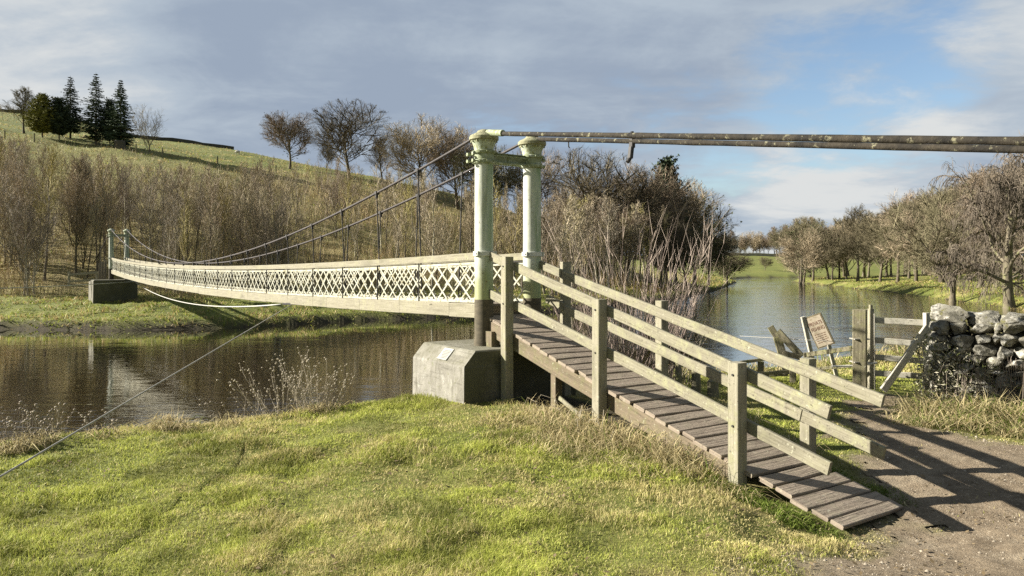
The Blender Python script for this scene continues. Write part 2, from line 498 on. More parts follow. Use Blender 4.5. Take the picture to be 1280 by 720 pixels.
def ground_mat():
    m, nt, b = newmat('ground_surface'); g = NG(nt)
    a = g.n('ShaderNodeAttribute', attribute_name='Col')
    s = g.n('ShaderNodeSeparateColor'); g.l(a.outputs['Color'], s.inputs[0])
    p = g.pos()
    n1 = g.noise(p, .9, 6, .65); n2 = g.noise(p, 6, 6, .7); n3 = g.noise(p, .13, 5, .6)
    grass = g.mix(g.rng(n1, .35, .65), (.11, .13, .024), (.175, .18, .045))
    grass = g.mix(g.rng(n2, .5, .72, 0, .6), grass, (.24, .215, .085))
    grass = g.mix(g.rng(n3, .45, .62, 0, .5), grass, (.085, .115, .022))
    dry = g.mix(g.rng(n2, .35, .65), (.365, .297, .142), (.230, .189, .081))
    dirt = g.mix(g.rng(n2, .35, .65), (.24, .19, .128), (.14, .109, .072))
    dirt = g.mix(g.rng(n1, .5, .68, 0, .6), dirt, (.362, .306, .219))
    dirt = g.mix(g.rng(g.noise(p, 2.6, 5, .7), .54, .66, 0, .6), dirt, (.095, .072, .045))
    dirt = g.mix(g.rng(g.noise(p, 38, 3, .6), .58, .68, 0, .75), dirt, (.36, .31, .23))
    c = g.mix(s.outputs[1], grass, dry)
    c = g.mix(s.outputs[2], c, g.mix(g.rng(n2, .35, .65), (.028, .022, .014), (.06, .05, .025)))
    c = g.mix(s.outputs[0], c, dirt)
    g.l(c, b.inputs['Base Color']); b.inputs['Roughness'].default_value = .95
    hh = g.math('ADD', g.noise(p, 4, 9, .75), g.math('MULTIPLY', g.noise(p, 60, 4, .7), .35))
    g.l(g.bump(hh, .8, .08), b.inputs['Normal'])
    return m
M['ground'] = ground_mat()

def water_mat():
    m, nt, b = newmat('river_water'); g = NG(nt)
    b.inputs['Base Color'].default_value = (.014, .010, .0035, 1)
    b.inputs['Roughness'].default_value = .035
    b.inputs['IOR'].default_value = 1.33
    b.inputs['Specular IOR Level'].default_value = .5
    b.inputs['Coat Weight'].default_value = .9; b.inputs['Coat IOR'].default_value = 1.33; b.inputs['Coat Roughness'].default_value = .03
    fine = g.noise(g.pos((1.0, 2.2, 1)), 3.2, 3, .55, .3)
    mid = g.noise(g.pos((.25, .75, 1)), 1.6, 4, .55, .5)
    patch = g.rng(g.noise(g.pos((.05, .11, 1)), 1.0, 4, .6), .44, .64, .03, .35, True)
    sx = g.n('ShaderNodeSeparateXYZ'); g.l(g.pos(), sx.inputs[0])
    open_w = g.math('MULTIPLY', g.rng(sx.outputs[0], 2, 14, 0, 1, True), g.rng(g.noise(g.pos((.02, .07, 1)), 1.0, 3, .5), .3, .6, .55, 1.3))
    nearb = g.rng(sx.outputs[1], 26, 17, 0, .8, True)
    patch = g.math('ADD', g.math('MAXIMUM', patch, nearb), g.math('MULTIPLY', open_w, 1.15))
    h = g.math('ADD', g.math('MULTIPLY', fine, .3), mid)
    h = g.math('MULTIPLY', h, patch)
    bn = g.bump(h, .3, .10); g.l(bn, b.inputs['Normal']); g.l(bn, b.inputs['Coat Normal'])
    return m
M['water'] = water_mat()

# ------------------------------------------------------------------ terrain sheet
def polar_axis():
    a = np.concatenate([np.linspace(-180, -60, 50, endpoint=False), np.linspace(-60, -42, 40, endpoint=False),
                        np.linspace(-42, 42, 330, endpoint=False), np.linspace(42, 60, 40, endpoint=False), np.linspace(60, 180, 50, endpoint=False)])
    r = [.6]
    while r[-1] < 2200:
        x = r[-1]
        r.append(x * (1.017 if 4 < x < 320 else 1.06) + .005)
    return np.radians(a), np.array(r)
AA, RR = polar_axis()
gx = np.outer(RR, np.sin(AA)); gy = np.outer(RR, np.cos(AA))
gz = hfun(gx, gy)
def ground_cols(x, y, z):
    pm = pathmask(x, y)
    dirt = sstep(-.35, .35, pm)
    dn = polydist(x, y, NEAR); df = polydist(x, y, FAR)
    far = df < dn
    u, k = to_us(x, y)
    n = fbm(x * .35 + 3, y * .35, 4)
    dry = np.where(~far, sstep(.55, .75, fbm(x * .8, y * .8, 4)) * .6, 0)
    W = np.interp(k, WK[:, 0], WK[:, 1])
    hb = sstep(8, 16, df) * (1 - sstep(.80, 1.02, df / W + (n - .5) * .3)) * (.62 + .5 * (n - .4))
    hb = np.where(k > 180, 0, hb) * np.where(k < 22, 1.25 - .8 * sstep(.42, .68, df / W), 1.15)
    dry = np.where(far, np.clip(hb, 0, 1), dry)
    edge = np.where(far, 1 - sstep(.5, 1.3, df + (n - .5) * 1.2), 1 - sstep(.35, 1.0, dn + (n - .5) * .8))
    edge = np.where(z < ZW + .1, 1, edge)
    v_ = -u; edge = np.maximum(edge, sstep(-.1, .15, k) * sstep(1.15, .9, k) * sstep(-.2, 0, v_) * sstep(5.2, 4.6, v_))  # bare soil below the ramp deck, darkened to stand in for its shade
    return np.stack([dirt, dry, np.clip(edge, 0, 1)], -1)
def make_terrain():
    nr, na = gx.shape
    V = np.stack([gx, gy, gz], -1).reshape(-1, 3)
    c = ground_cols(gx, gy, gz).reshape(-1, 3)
    i, j = np.meshgrid(np.arange(nr - 1), np.arange(na), indexing='ij')
    j2 = (j + 1) % na
    q = np.stack([i * na + j, i * na + j2, (i + 1) * na + j2, (i + 1) * na + j], -1).reshape(-1, 4)[:, ::-1]
    V = np.vstack([V, [[0, 0, h1(0, 0)]]]); c = np.vstack([c, c[:1]])
    ctr = len(V) - 1
    tri = np.stack([np.full(na, ctr), (np.arange(na) + 1) % na, np.arange(na)], -1)
    flat = np.concatenate([q.ravel(), tri.ravel()])
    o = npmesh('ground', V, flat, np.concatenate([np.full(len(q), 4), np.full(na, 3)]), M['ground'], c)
    o.data.polygons.foreach_set('use_smooth', np.ones(len(o.data.polygons), bool))
    tag(o, 'riverside ground of grass banks, hillside and far fields', 'ground', None, 'structure')
make_terrain()

def make_path():
    st = .05
    xs = np.arange(.2, 10, st); ys = np.arange(3.0, 13.6, st)
    X, Y = np.meshgrid(xs, ys, indexing='ij')
    Z = hfun(X, Y) + .016 + (fbm(X * 7, Y * 7, 4) - .5) * .03 + (fbm(X * 1.3, Y * 1.3, 3) - .5) * .02
    pm = pathmask(X, Y)
    nx, ny = X.shape
    V = np.stack([X, Y, Z], -1).reshape(-1, 3)
    i, j = np.meshgrid(np.arange(nx - 1), np.arange(ny - 1), indexing='ij')
    q = np.stack([i * ny + j, (i + 1) * ny + j, (i + 1) * ny + j + 1, i * ny + j + 1], -1).reshape(-1, 4)
    keep = (pm.ravel()[q] > .12).all(1)
    q = q[keep]
    used = np.unique(q); rm = np.full(len(V), -1); rm[used] = np.arange(len(used))
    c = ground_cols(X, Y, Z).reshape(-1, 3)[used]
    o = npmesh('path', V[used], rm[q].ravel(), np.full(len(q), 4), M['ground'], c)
    o.data.polygons.foreach_set('use_smooth', np.ones(len(o.data.polygons), bool))
    tag(o, 'worn brown earth path running from the ramp foot to the gate', 'path', None, 'structure')
make_path()

def make_water():
    xs = np.array([-300, -60, -20, 0, 20, 40, 80, 200, 420.]); ys = np.array([-90, 0, 15, 30, 60, 100, 200, 320.])
    X, Y = np.meshgrid(xs, ys, indexing='ij'); nx, ny = X.shape
    V = np.stack([X, Y, np.full_like(X, ZW)], -1).reshape(-1, 3)
    i, j = np.meshgrid(np.arange(nx - 1), np.arange(ny - 1), indexing='ij')
    q = np.stack([i * ny + j, (i + 1) * ny + j, (i + 1) * ny + j + 1, i * ny + j + 1], -1).reshape(-1, 4)
    o = npmesh('river', V, q.ravel(), np.full(len(q), 4), M['water'])
    tag(o, 'dark brown river flowing under the footbridge', 'river', None, 'structure')
make_water()

# ------------------------------------------------------------------ grass blades (numpy)
def blades(x, y, z, h, w, lean, col, tipcol, name, mat, label, cat='grass', kind='stuff', curl=.5):
    n = len(x)
    az = rng.random(n) * 2 * np.pi
    fa = rng.random(n) * 2 * np.pi
    dx, dy = np.cos(fa) * w / 2, np.sin(fa) * w / 2
    lx, ly = np.cos(az) * lean * h, np.sin(az) * lean * h
    b = np.stack([x, y, z], -1)
    sd = np.stack([dx, dy, np.zeros(n)], -1)
    mid = b + np.stack([lx * .35, ly * .35, h * .55], -1)
    tip = b + np.stack([lx, ly, h * (1 - curl * lean * .5)], -1)
    V = np.stack([b - sd, b + sd, mid - sd * .75, mid + sd * .75, tip], 1).reshape(-1, 3)
    o = np.arange(n)[:, None] * 5
    q = (o + np.array([0, 1, 3, 2])); t = (o + np.array([2, 3, 4]))
    flat = np.concatenate([q.ravel(), t.ravel()])
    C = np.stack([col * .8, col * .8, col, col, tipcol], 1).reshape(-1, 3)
    ob = npmesh(name, V, flat, np.concatenate([np.full(n, 4), np.full(n, 3)]), mat, C)
    tag(ob, label, cat, None, kind)
    return ob

def lerp3(a, b, t): return np.array(a)[None] * (1 - t[:, None]) + np.array(b)[None] * t[:, None]

def near_grass():
    N = 720000
    az = np.radians(rng.uniform(-44, 44, N))
    d = np.exp(rng.uniform(math.log(4.6), math.log(24), N))
    x, y = d * np.sin(az), d * np.cos(az)
    pm = pathmask(x, y)
    dn = polydist(x, y, NEAR)
    keep = ~inpoly(x, y, POLY) & (dn > .35) & ~rampclear(x, y)
    pr = 1 - sstep(-.3, .25, pm)
    worn = sstep(.54, .70, fbm(x * .9 + 9, y * .9 + 2, 4)) * (1 - sstep(-3.5, -.2, -np.abs(pm + 1))) 
    keep &= rng.random(N) < np.maximum(pr * (1 - .55 * sstep(.52, .66, fbm(x * 1.1 + 30, y * 1.1, 4))), .012)
    x, y, d, pm, dn = x[keep], y[keep], d[keep], pm[keep], dn[keep]
    z = hfun(x, y) - .005
    n = len(x)
    tuft = fbm(x * 1.5 + 60, y * 1.5, 4)
    crest = 1 - sstep(1.6, 3.2, dn)
    h = (.030 + .045 * sstep(.47, .72, tuft) + .03 * crest * sstep(.4, .6, fbm(x * 2, y * 2 + 8, 3))) * rng.uniform(.6, 1.5, n)
    h = np.where(pm > -.8, h * .7, h)
    w = np.maximum(.0042, .00072 * d) * rng.uniform(.7, 1.4, n)
    pat = fbm(x * .55 + 12, y * .55 + 7, 4) + .5 * (fbm(x * 3, y * 3, 3) - .5)
    dryp = np.clip(sstep(.44, .70, pat) * .72 + .07 + .3 * sstep(-.5, 3.5, x) * sstep(9, 6, y), 0, 1)
    dryp = np.clip(dryp + .35 * (1 - sstep(-1.6, -.2, -pm - .4)) * 0, 0, 1)
    isdry = rng.random(n) < dryp
    g = lerp3((.26, .30, .055), (.47, .49, .12), rng.random(n))
    g = g * (1.10 - .55 * sstep(.42, .68, fbm(x * 1.6 + 80, y * 1.6, 4)))[:, None]
    s = lerp3((.627, .560, .263), (.426, .358, .157), rng.random(n))
    col = np.where(isdry[:, None], s, g)
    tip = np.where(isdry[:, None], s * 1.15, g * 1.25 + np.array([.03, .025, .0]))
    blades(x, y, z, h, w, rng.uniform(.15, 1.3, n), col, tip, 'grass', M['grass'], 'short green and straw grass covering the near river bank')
near_grass()

def straw_clumps():
    """long dead straw grass round the posts, ramp side, wall foot and bank edge"""
    spots = []
    def spot(x, y, r, n, h, green=.1): spots.append((x, y, r, int(n * .6), h * .78, green))
    for v, s_, r, n, h in [(2.5, -.35, .45, 900, .28), (3.1, -.5, .5, 1100, .32), (3.6, -.25, .35, 700, .3), (4.1, -.2, .35, 700, .28), (4.6, -.25, .35, 600, .24),
                           (3.3, -1.0, .5, 600, .18), (4.2, -.8, .5, 600, .14), (2.0, -.9, .4, 400, .16), (5.2, -.25, .25, 350, .16), (1.9, -.25, .3, 300, .26), (2.6, -1.3, .4, 300, .12),
                           (2.3, 1.6, .5, 500, .35), (3.4, 1.7, .5, 400, .3), (4.6, 1.5, .35, 250, .2)]:
        p = br(-v, s_, 0); spot(p.x, p.y, r, n, h, .12)
    for i in range(26):                                    # wall foot
        f = i / 25
        x = 6.15 + 3.1 * f + random.uniform(-.2, .2); y = 11.35 - 1.75 * f + random.uniform(-.3, .25)
        spot(x, y, .38, 520, random.uniform(.28, .5), .28)
    for i in range(24):
        f = i / 23
        spot(5.75 + 3.4 * f + random.uniform(-.15, .15), 10.8 - 1.9 * f + random.uniform(-.2, .2), .3, 300, random.uniform(.14, .28), .35)
    for k in np.linspace(-9.5, -1.2, 34):                 # near bank edge
        p = br(random.uniform(.5, 1.0), k + random.uniform(-.2, .2), 0)
        spot(p.x, p.y, .2, random.randint(4, 26), random.uniform(.05, .13), .4)
    for k in np.linspace(2.5, 14, 22):
        p = br(random.uniform(-.4, .8), k + random.uniform(-.2, .2), 0)
        spot(p.x, p.y, .35, random.randint(80, 260), random.uniform(.15, .4), .3)
    for px, d, n, h in [(205, 10.35, 300, .24), (222, 10.3, 160, .2), (285, 10.6, 130, .22), (20, 9.2, 520, .2), (45, 9.4, 320, .22), (125, 9.9, 90, .18), (385, 11.4, 260, .2), (410, 11.5, 200, .18)]:
        spot((px - CX) / F * d, d, .22, n, h, .05)
    for v in np.linspace(4.95, 6.15, 15):
        p = br(-v + random.uniform(-.05, .05), -.16 + random.uniform(-.12, .05), 0)
        spot(p.x, p.y, .16, 420, random.uniform(.05, .11), .92)
    for v in np.linspace(5.3, 6.2, 8):
        p = br(-v, 1.2 + random.uniform(-.05, .1), 0)
        spot(p.x, p.y, .12, 300, random.uniform(.04, .09), .95)
    X, Y, H, G = [], [], [], []
    for (x, y, r, n, h, g) in spots:
        a = rng.random(n) * 6.283; q = np.sqrt(rng.random(n)) * r
        X.append(x + np.cos(a) * q); Y.append(y + np.sin(a) * q); H.append(h * rng.uniform(.4, 1.9, n)); G.append(np.full(n, g))
    x, y, h, gq = map(np.concatenate, (X, Y, H, G))
    k = ~rampclear(x, y)
    x, y, h, gq = x[k], y[k], h[k], gq[k]
    n = len(x); z = hfun(x, y) - .01
    isg = rng.random(n) < gq
    s = lerp3((.60, .52, .29), (.36, .29, .15), rng.random(n)); g = lerp3((.10, .15, .02), (.2, .25, .05), rng.random(n))
    col = np.where(isg[:, None], g, s)
    d = np.hypot(x, y)
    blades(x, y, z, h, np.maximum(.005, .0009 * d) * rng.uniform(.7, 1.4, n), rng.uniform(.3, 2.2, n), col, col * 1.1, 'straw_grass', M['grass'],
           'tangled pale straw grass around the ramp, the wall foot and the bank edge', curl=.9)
straw_clumps()

def far_bank_grass():
    N = 260000
    az = np.radians(rng.uniform(-40, 38, N)); d = np.exp(rng.uniform(math.log(40), math.log(260), N))
    x, y = d * np.sin(az), d * np.cos(az)
    df = np.minimum(polydist(x, y, FAR), polydist(x, y, NEAR)); k = ~inpoly(x, y, POLY) & (df > .3)
    k &= (df < 15) | (rng.random(N) < .6)
    x, y, d, df = x[k], y[k], d[k], df[k]
    n = len(x); z = hfun(x, y) - .02
    t = fbm(x * .8 + 4, y * .8, 4)
    s = sstep(.45, .7, t) * .6 + .10 + .25 * sstep(5, 11, df) * (az[k] < 0)
    isd = rng.random(n) < s
    g = lerp3((.192, .240, .040), (.352, .384, .080), rng.random(n)); w = lerp3((.480, .400, .176), (.320, .240, .112), rng.random(n))
    col = np.where(isd[:, None], w, g)
    h = (.10 + .25 * sstep(.45, .7, t)) * rng.uniform(.5, 1.3, n)
    blades(x, y, z, h, .0011 * np.minimum(d, 120) * rng.uniform(.7, 1.3, n), rng.uniform(.3, 1.6, n), col, col * 1.15, 'bank_grass', M['grass'], 'rough yellow green grass on the far river bank, the hill and the lawn')
far_bank_grass()

# ------------------------------------------------------------------ gravel on the path
def gravel():
    N = 24000
    x = rng.uniform(.8, 9, N); y = np.exp(rng.uniform(math.log(4.6), math.log(12.5), N))
    pm = pathmask(x, y); k = (pm > -.15) & ~rampclear(x, y) & (rng.random(N) < .35 + .65 * sstep(.4, .6, fbm(x * 2, y * 2, 3)))
    x, y = x[k], y[k]; n = len(x); z = hfun(x, y) + .012
    base = np.array([(1, 0, -.2), (-.2, .9, -.2), (-.9, -.3, -.2), (.3, -.9, -.2), (.1, .05, .7)])
    sc = rng.uniform(.004, .011, n) * (1 + 1.6 * (rng.random(n) < .06)); a = rng.random(n) * 6.283
    V = base[None] * rng.uniform(.6, 1.3, (n, 5, 3)) * sc[:, None, None]
    ca, sa = np.cos(a)[:, None], np.sin(a)[:, None]
    vx = V[..., 0] * ca - V[..., 1] * sa; vy = V[..., 0] * sa + V[..., 1] * ca
    V = np.stack([vx + x[:, None], vy + y[:, None], V[..., 2] + z[:, None]], -1).reshape(-1, 3)
    o = np.arange(n)[:, None, None] * 5
    f = (o + np.array([(0, 1, 4), (1, 2, 4), (2, 3, 4), (3, 0, 4)])[None]).reshape(-1)
    c = lerp3((.12, .095, .065), (.40, .35, .27), rng.random(n) ** 1.6)
    ob = npmesh('gravel', V, f, np.full(n * 4, 3), M['gravel'], np.repeat(c, 5, 0))
    tag(ob, 'small loose stones scattered over the earth path', 'gravel', None, 'stuff')
gravel()
def litter():
    N = 5200
    x = rng.uniform(-7, 9, N); y = np.exp(rng.uniform(math.log(4.8), math.log(13), N))
    k = (polydist(x, y, NEAR) > 1.4) & ~rampclear(x, y) & ~inpoly(x, y, POLY) & (rng.random(N) < sstep(.38, .62, fbm(x * .9 + 7, y * .9, 3)))
    x, y = x[k], y[k]; n = len(x); z = hfun(x, y) + rng.uniform(.018, .045, n)
    a = rng.random(n) * 6.283; L = rng.uniform(.012, .03, n); wd = L * rng.uniform(.35, .7, n)
    ex_, ey_ = np.cos(a), np.sin(a); t1, t2 = rng.uniform(-.5, .5, n), rng.uniform(-.5, .5, n)
    P = np.stack([x, y, z], -1); A = np.stack([ex_ * L, ey_ * L, t1 * L], -1); B = np.stack([-ey_ * wd, ex_ * wd, t2 * wd], -1)
    V = np.stack([P - A, P + B, P + A, P - B], 1).reshape(-1, 3)
    c = lerp3((.09, .065, .035), (.27, .21, .125), rng.random(n))
    ob = npmesh('leaf_litter', V, (np.arange(n)[:, None] * 4 + np.arange(4)).ravel(), np.full(n, 4), M['leaf'], np.repeat(c, 4, 0))
    tag(ob, 'brown dead leaves scattered over the lawn and path', 'litter', None, 'stuff')
litter()

# ------------------------------------------------------------------ suspension bridge
SPAN = 47.5
ZT = np.array([0, 6, 12, 17, 22.7, 30, 38, 47.5]); ZR = np.array([2.56, 2.445, 2.385, 2.37, 2.39, 2.47, 2.65, 3.0])
_pc = np.polyfit(ZT, ZR, 4)
def zrail(t): return float(np.polyval(_pc, t))
def zcable(t):
    if t < 23.5: return 2.5 + 1.98 * ((23.5 - t) / 23.5) ** 2
    return 2.5 + 2.42 * ((t - 23.5) / 24.0) ** 2
SN, SF, DW = .0, .95, .95
base_b = br(0, .475, 1.1)
bridge = empty('suspension_bridge', base_b, 'long slender footbridge slung over the river, pale green pillars and white lattice sides', 'bridge')

def make_pillar(t, s, dz, far=False):
    c = br(t, s, dz)
    m = MB()
    nseg = 20 if far else 40
    m.lathe(c, [(.150, 1.79), (.150, 2.6), (.147, 3.98)], nseg)
    sh = m.build('pillar', M['green'], bridge, True, 40)
    m = MB(); m.lathe(c, [(.165, .9), (.165, 1.12), (.153, 1.16), (.153, 1.79), (.149, 1.80)], nseg)
    m.build('pillar_foot', M['shaftdark'], sh, True, 30)
    m = MB()
    m.lathe(c, [(.148, 3.96), (.185, 3.975), (.190, 4.0), (.185, 4.025), (.158, 4.035), (.158, 4.125), (.182, 4.135), (.186, 4.155), (.182, 4.175), (.155, 4.185),
                (.155, 4.21), (.165, 4.25), (.19, 4.31), (.205, 4.335), (.205, 4.35)], nseg)
    for k in range(10):
        w = 2 * math.pi * k / 10
        for zz in (4.005, 4.155):
            p = c + Vector((math.cos(w) * .165, math.sin(w) * .165, zz))
            m.tube([p, p + Vector((math.cos(w) * .045, math.sin(w) * .045, 0))], .014, 6)
    cap = m.build('capital', M['mosspaint'] if not far else M['capital'], sh, True, 35)
    m = MB(); m.lathe(c, [(.156, 4.19), (.166, 4.25), (.191, 4.31), (.206, 4.336)], nseg, False)
    m.build('flared_neck', M['capital'], sh, True, 35)
    m = MB()
    m.lathe(c, [(.20, 4.34), (.235, 4.352), (.238, 4.40), (.215, 4.425), (.12, 4.47), (.10, 4.50), (.05, 4.52), (.0, 4.525)], nseg)
    for k in range(12):
        w = 2 * math.pi * k / 12
        p = c + Vector((math.cos(w) * .2, math.sin(w) * .2, 4.31))
        m.tube([p, p + Vector((0, 0, .05))], .018, 6)
    m.build('abacus', M['crust'] if not far else M['capital'], sh, True, 35)
    m = MB(); m.lathe(c, [(.152, 2.49), (.172, 2.495), (.172, 2.565), (.152, 2.57)], nseg)
    u = Vector((-UX, -UY, 0)); sv = Vector((SX, SY, 0))
    for sg in (-1, 1):
        p = c + sv * (.17 * sg) + Vector((0, 0, 2.53))
        m.beam(p - u * .03, p + u * .10, .03, .075, ch=.004)
        m.tube([p + u * .06 - sv * .03, p + u * .06 + sv * .03], .016, 6)
    m.build('rail_collar', M['whitemetal'], sh, True, 35)
    return sh
FAR_DZ = .45
for t, dz, far in ((0, 0, False), (SPAN, FAR_DZ, True)):
    for s in (SN, SF):
        make_pillar(t, s, dz, far)
    m = MB()
    z0 = 3.96 + dz
    a, b = br(t, SN + .13, 0), br(t, SF - .13, 0)
    for zz, w, h in ((z0 + .06, .10, .014), (z0 + .195, .10, .014), (z0 + .127, .02, .13)):
        m.beam(a + Vector((0, 0, zz)), b + Vector((0, 0, zz)), w, h, ch=.003)
    for off in (-.08, .08):
        m.tube([br(t + off, SN - .27, z0 + .15), br(t + off, SF + .2, z0 + .15)], .013, 6)
        m.tube([br(t + off, SN - .25, z0 + .04), br(t + off, SF + .18, z0 + .04)], .013, 6)
        for sx in (SN - .25, SF + .18):
            for q in (.15, .04): m.tube([br(t + off, sx - .02, z0 + q), br(t + off, sx + .02, z0 + q)], .03, 6)
    m.build('cross_beam', M['mosspaint'] if not far else M['capital'], bridge)
# rust streak strip behind near collar
m = MB(); m.beam(br(.148, -.045, 1.95), br(.148, -.045, 2.5), .05, .012, up=(UX, UY, 0), ch=.003); m.build('rust_strip', M['rust'], bridge)

PANELS = [0.12, 2.3, 4.15, 6.05, 8.0, 9.95]
while PANELS[-1] < SPAN - 2.2: PANELS.append(PANELS[-1] + 1.95)
PANELS.append(SPAN - .12)
ss_near, ss_far = .03, .92
for s, sc in ((ss_near, SN), (ss_far, SF)):
    outw = -1 if s < .5 else 1
    # timber top rail and fascia in board lengths
    mt, mf, ml, mu = MB(), MB(), MB(), MB()
    t0 = .12
    while t0 < SPAN - .2:
        t1 = min(t0 + 3.9, SPAN - .12)
        n = 4
        for i in range(n):
            a, b = t0 + (t1 - t0) * i / n, t0 + (t1 - t0) * (i + 1) / n
            mt.beam(br(a, s, zrail(a) - .0625), br(b, s, zrail(b) - .0625), .07, .125, caps=(i in (0, n - 1)))
        t0 = t1
    t0 = .12
    while t0 < SPAN - .2:
        t1 = min(t0 + random.choice((.975, 1.95, 1.95)), SPAN - .12)
        j = random.uniform(-.008, .008)
        mf.beam(br(t0 + .004, s + outw * .03, zrail(t0) - .945 + j), br(t1 - .004, s + outw * .03, zrail(t1) - .945 + j), .05, .235, ch=.008)
        t0 = t1
    # lattice: flat bars in two crossing families between top and bottom angle
    def ztop(t): return zrail(t) - .175
    def zbot(t): return zrail(t) - .80
    sp = .405; run = .82
    k = -int(run / sp) - 1
    while k * sp < SPAN:
        for dirn in (1, -1):
            ta, tb = k * sp, k * sp + run
            if dirn > 0: pa, pb = (ta, 0), (tb, 1)
            else: pa, pb = (ta, 1), (tb, 0)
            fa, fb = 0.0, 1.0
            if ta < .13: fa = (.13 - ta) / run
            if tb > SPAN - .13: fb = (SPAN - .13 - ta) / run
            if fb - fa < .05: continue
            def pt(f):
                t = ta + run * f
                h = pa[1] + (pb[1] - pa[1]) * f
                return br(t, s + outw * .004 * dirn, zbot(t) + (ztop(t) - zbot(t)) * h)
            ml.beam(pt(fa), pt(fb), .006, .034, up=(0, 0, 1), ch=.001)
        k += 1
    n = 48
    for i in range(n):
        a, b = .13 + (SPAN - .26) * i / n, .13 + (SPAN - .26) * (i + 1) / n
        ml.beam(br(a, s, zbot(a)), br(b, s, zbot(b)), .014, .045, ch=.002, caps=False)
        ml.beam(br(a, s, ztop(a)), br(b, s, ztop(b)), .014, .04, ch=.002, caps=False)
        mu.beam(br(a, s - outw * .02, ztop(a) + .032), br(b, s - outw * .02, ztop(b) + .032), .03, .012, ch=.002, caps=False)
    mt.build('top_rail', M['fascia'], bridge)
    mf.build('fascia_board', M['fascia'], bridge)
    ml.build('lattice_side', M['lattice'], bridge)
    mu.build('rail_angle', M['ironblack'], bridge)
    # main cable
    pts = [br(t, sc + (s - sc) * .0, zcable(t)) for t in np.linspace(-.02, SPAN + .02, 80)]
    m = MB(); m.tube(pts, .024, 8); m.build('main_cable', M['cable'], bridge, True)
    # hangers with clamps
    for t in PANELS[1:-1]:
        zc = zcable(t); zb = zrail(t) - .82
        m = MB()
        m.tube([br(t, sc, zc + .02), br(t, s - outw * .055, zb)], .013, 6)
        m.tube([br(t, sc - .0, zc + .035), br(t, sc, zc - .10)], .032, 8)
        m.beam(br(t - .05, sc, zc), br(t + .05, sc, zc), .075, .07, ch=.01)
        m.build('hanger', M['ironblack'], bridge)
    # parapet uprights at the panel joints
    for t in PANELS[1:-1]:
        m = MB(); m.beam(br(t, s + outw * .016, zrail(t) - .83), br(t, s + outw * .016, zrail(t) - .13), .02, .014, up=(UX, UY, 0), ch=.002)
        m.build('parapet_upright', M['ironblack'], bridge)
    # backstay over the ramp to the land anchor
    m = MB()
    pts = []
    for i in range(60):
        v = i / 59 * 17.5
        pts.append(br(-v, sc, 4.46 - (.154 if sc < .5 else .1528) * v))
    rad = [(.0345 + .001 * math.sin(i * 1.7) + (.003 if i % 9 == 3 else 0)) for i in range(60)]
    m.tube(pts, rad, 10)
    m.build('backstay', M['backstay'], bridge, True)
    m = MB()
    pts = [br(SPAN + v, sc, 4.46 + FAR_DZ - .2 * v) for v in np.linspace(0, 11, 12)]
    m.tube(pts, .03, 6); m.build('backstay', M['cable'], bridge, True)
# sleeve and clamp on the backstays
m = MB(); m.tube([br(-.12, SN, 4.455), br(-.55, SN, 4.385)], .052, 10)
m.build('cable_sleeve', M['mosspaint'], bridge, True, 40)
m = MB()
cv = 2.42
pc = br(-cv, SF, 4.46 - .154 * cv)
m.beam(pc + Vector((0, 0, .10)), pc + Vector((0, 0, -.09)), .06, .085, up=(-UX, -UY, 0), ch=.012)
m.beam(pc + Vector((-.01, 0, -.08)), pc + Vector((-.03, -.02, -.24)), .06, .075, up=(-UX, -UY, 0), ch=.012)
m.beam(pc + Vector((-.03, -.02, -.235)), pc + Vector((-.07, -.04, -.30)), .05, .05, up=(-UX, -UY, 0), ch=.012)
m.tube([pc + Vector((0, 0, .09)), pc + Vector((0, 0, .14))], .024, 8)
m.build('cable_clamp', M['ironblack'], bridge)
m = MB(); q = br(-.95, SF, 4.46 - .154 * .95)
m.tube([q + Vector((.02, 0, -.03)), q + Vector((.02, 0, -.10)), q + Vector((.035, 0, -.13))], .01, 6)
m.build('cable_hook', M['ironblack'], bridge)
# deck
m = MB()
t = .1
while t < SPAN - .1:
    w = .145
    z = zrail(t) - .86
    m.beam(br(t + w / 2, ss_near + .04, z), br(t + w / 2, ss_far - .04, z), w - .01, .04, ch=.004)
    t += w
m.build('deck', M['plank'], bridge)
m = MB()
for s in (ss_near + .12, ss_far - .12):
    for i in range(24):
        a, b = .1 + (SPAN - .2) * i / 24, .1 + (SPAN - .2) * (i + 1) / 24
        m.beam(br(a, s, zrail(a) - .96), br(b, s, zrail(b) - .96), .06, .14, caps=False)
for t in PANELS: m.beam(br(t, -.02, zrail(t) - 1.02), br(t, .97, zrail(t) - 1.02), .07, .06)
m.build('under_frame', M['beamwood'], bridge)

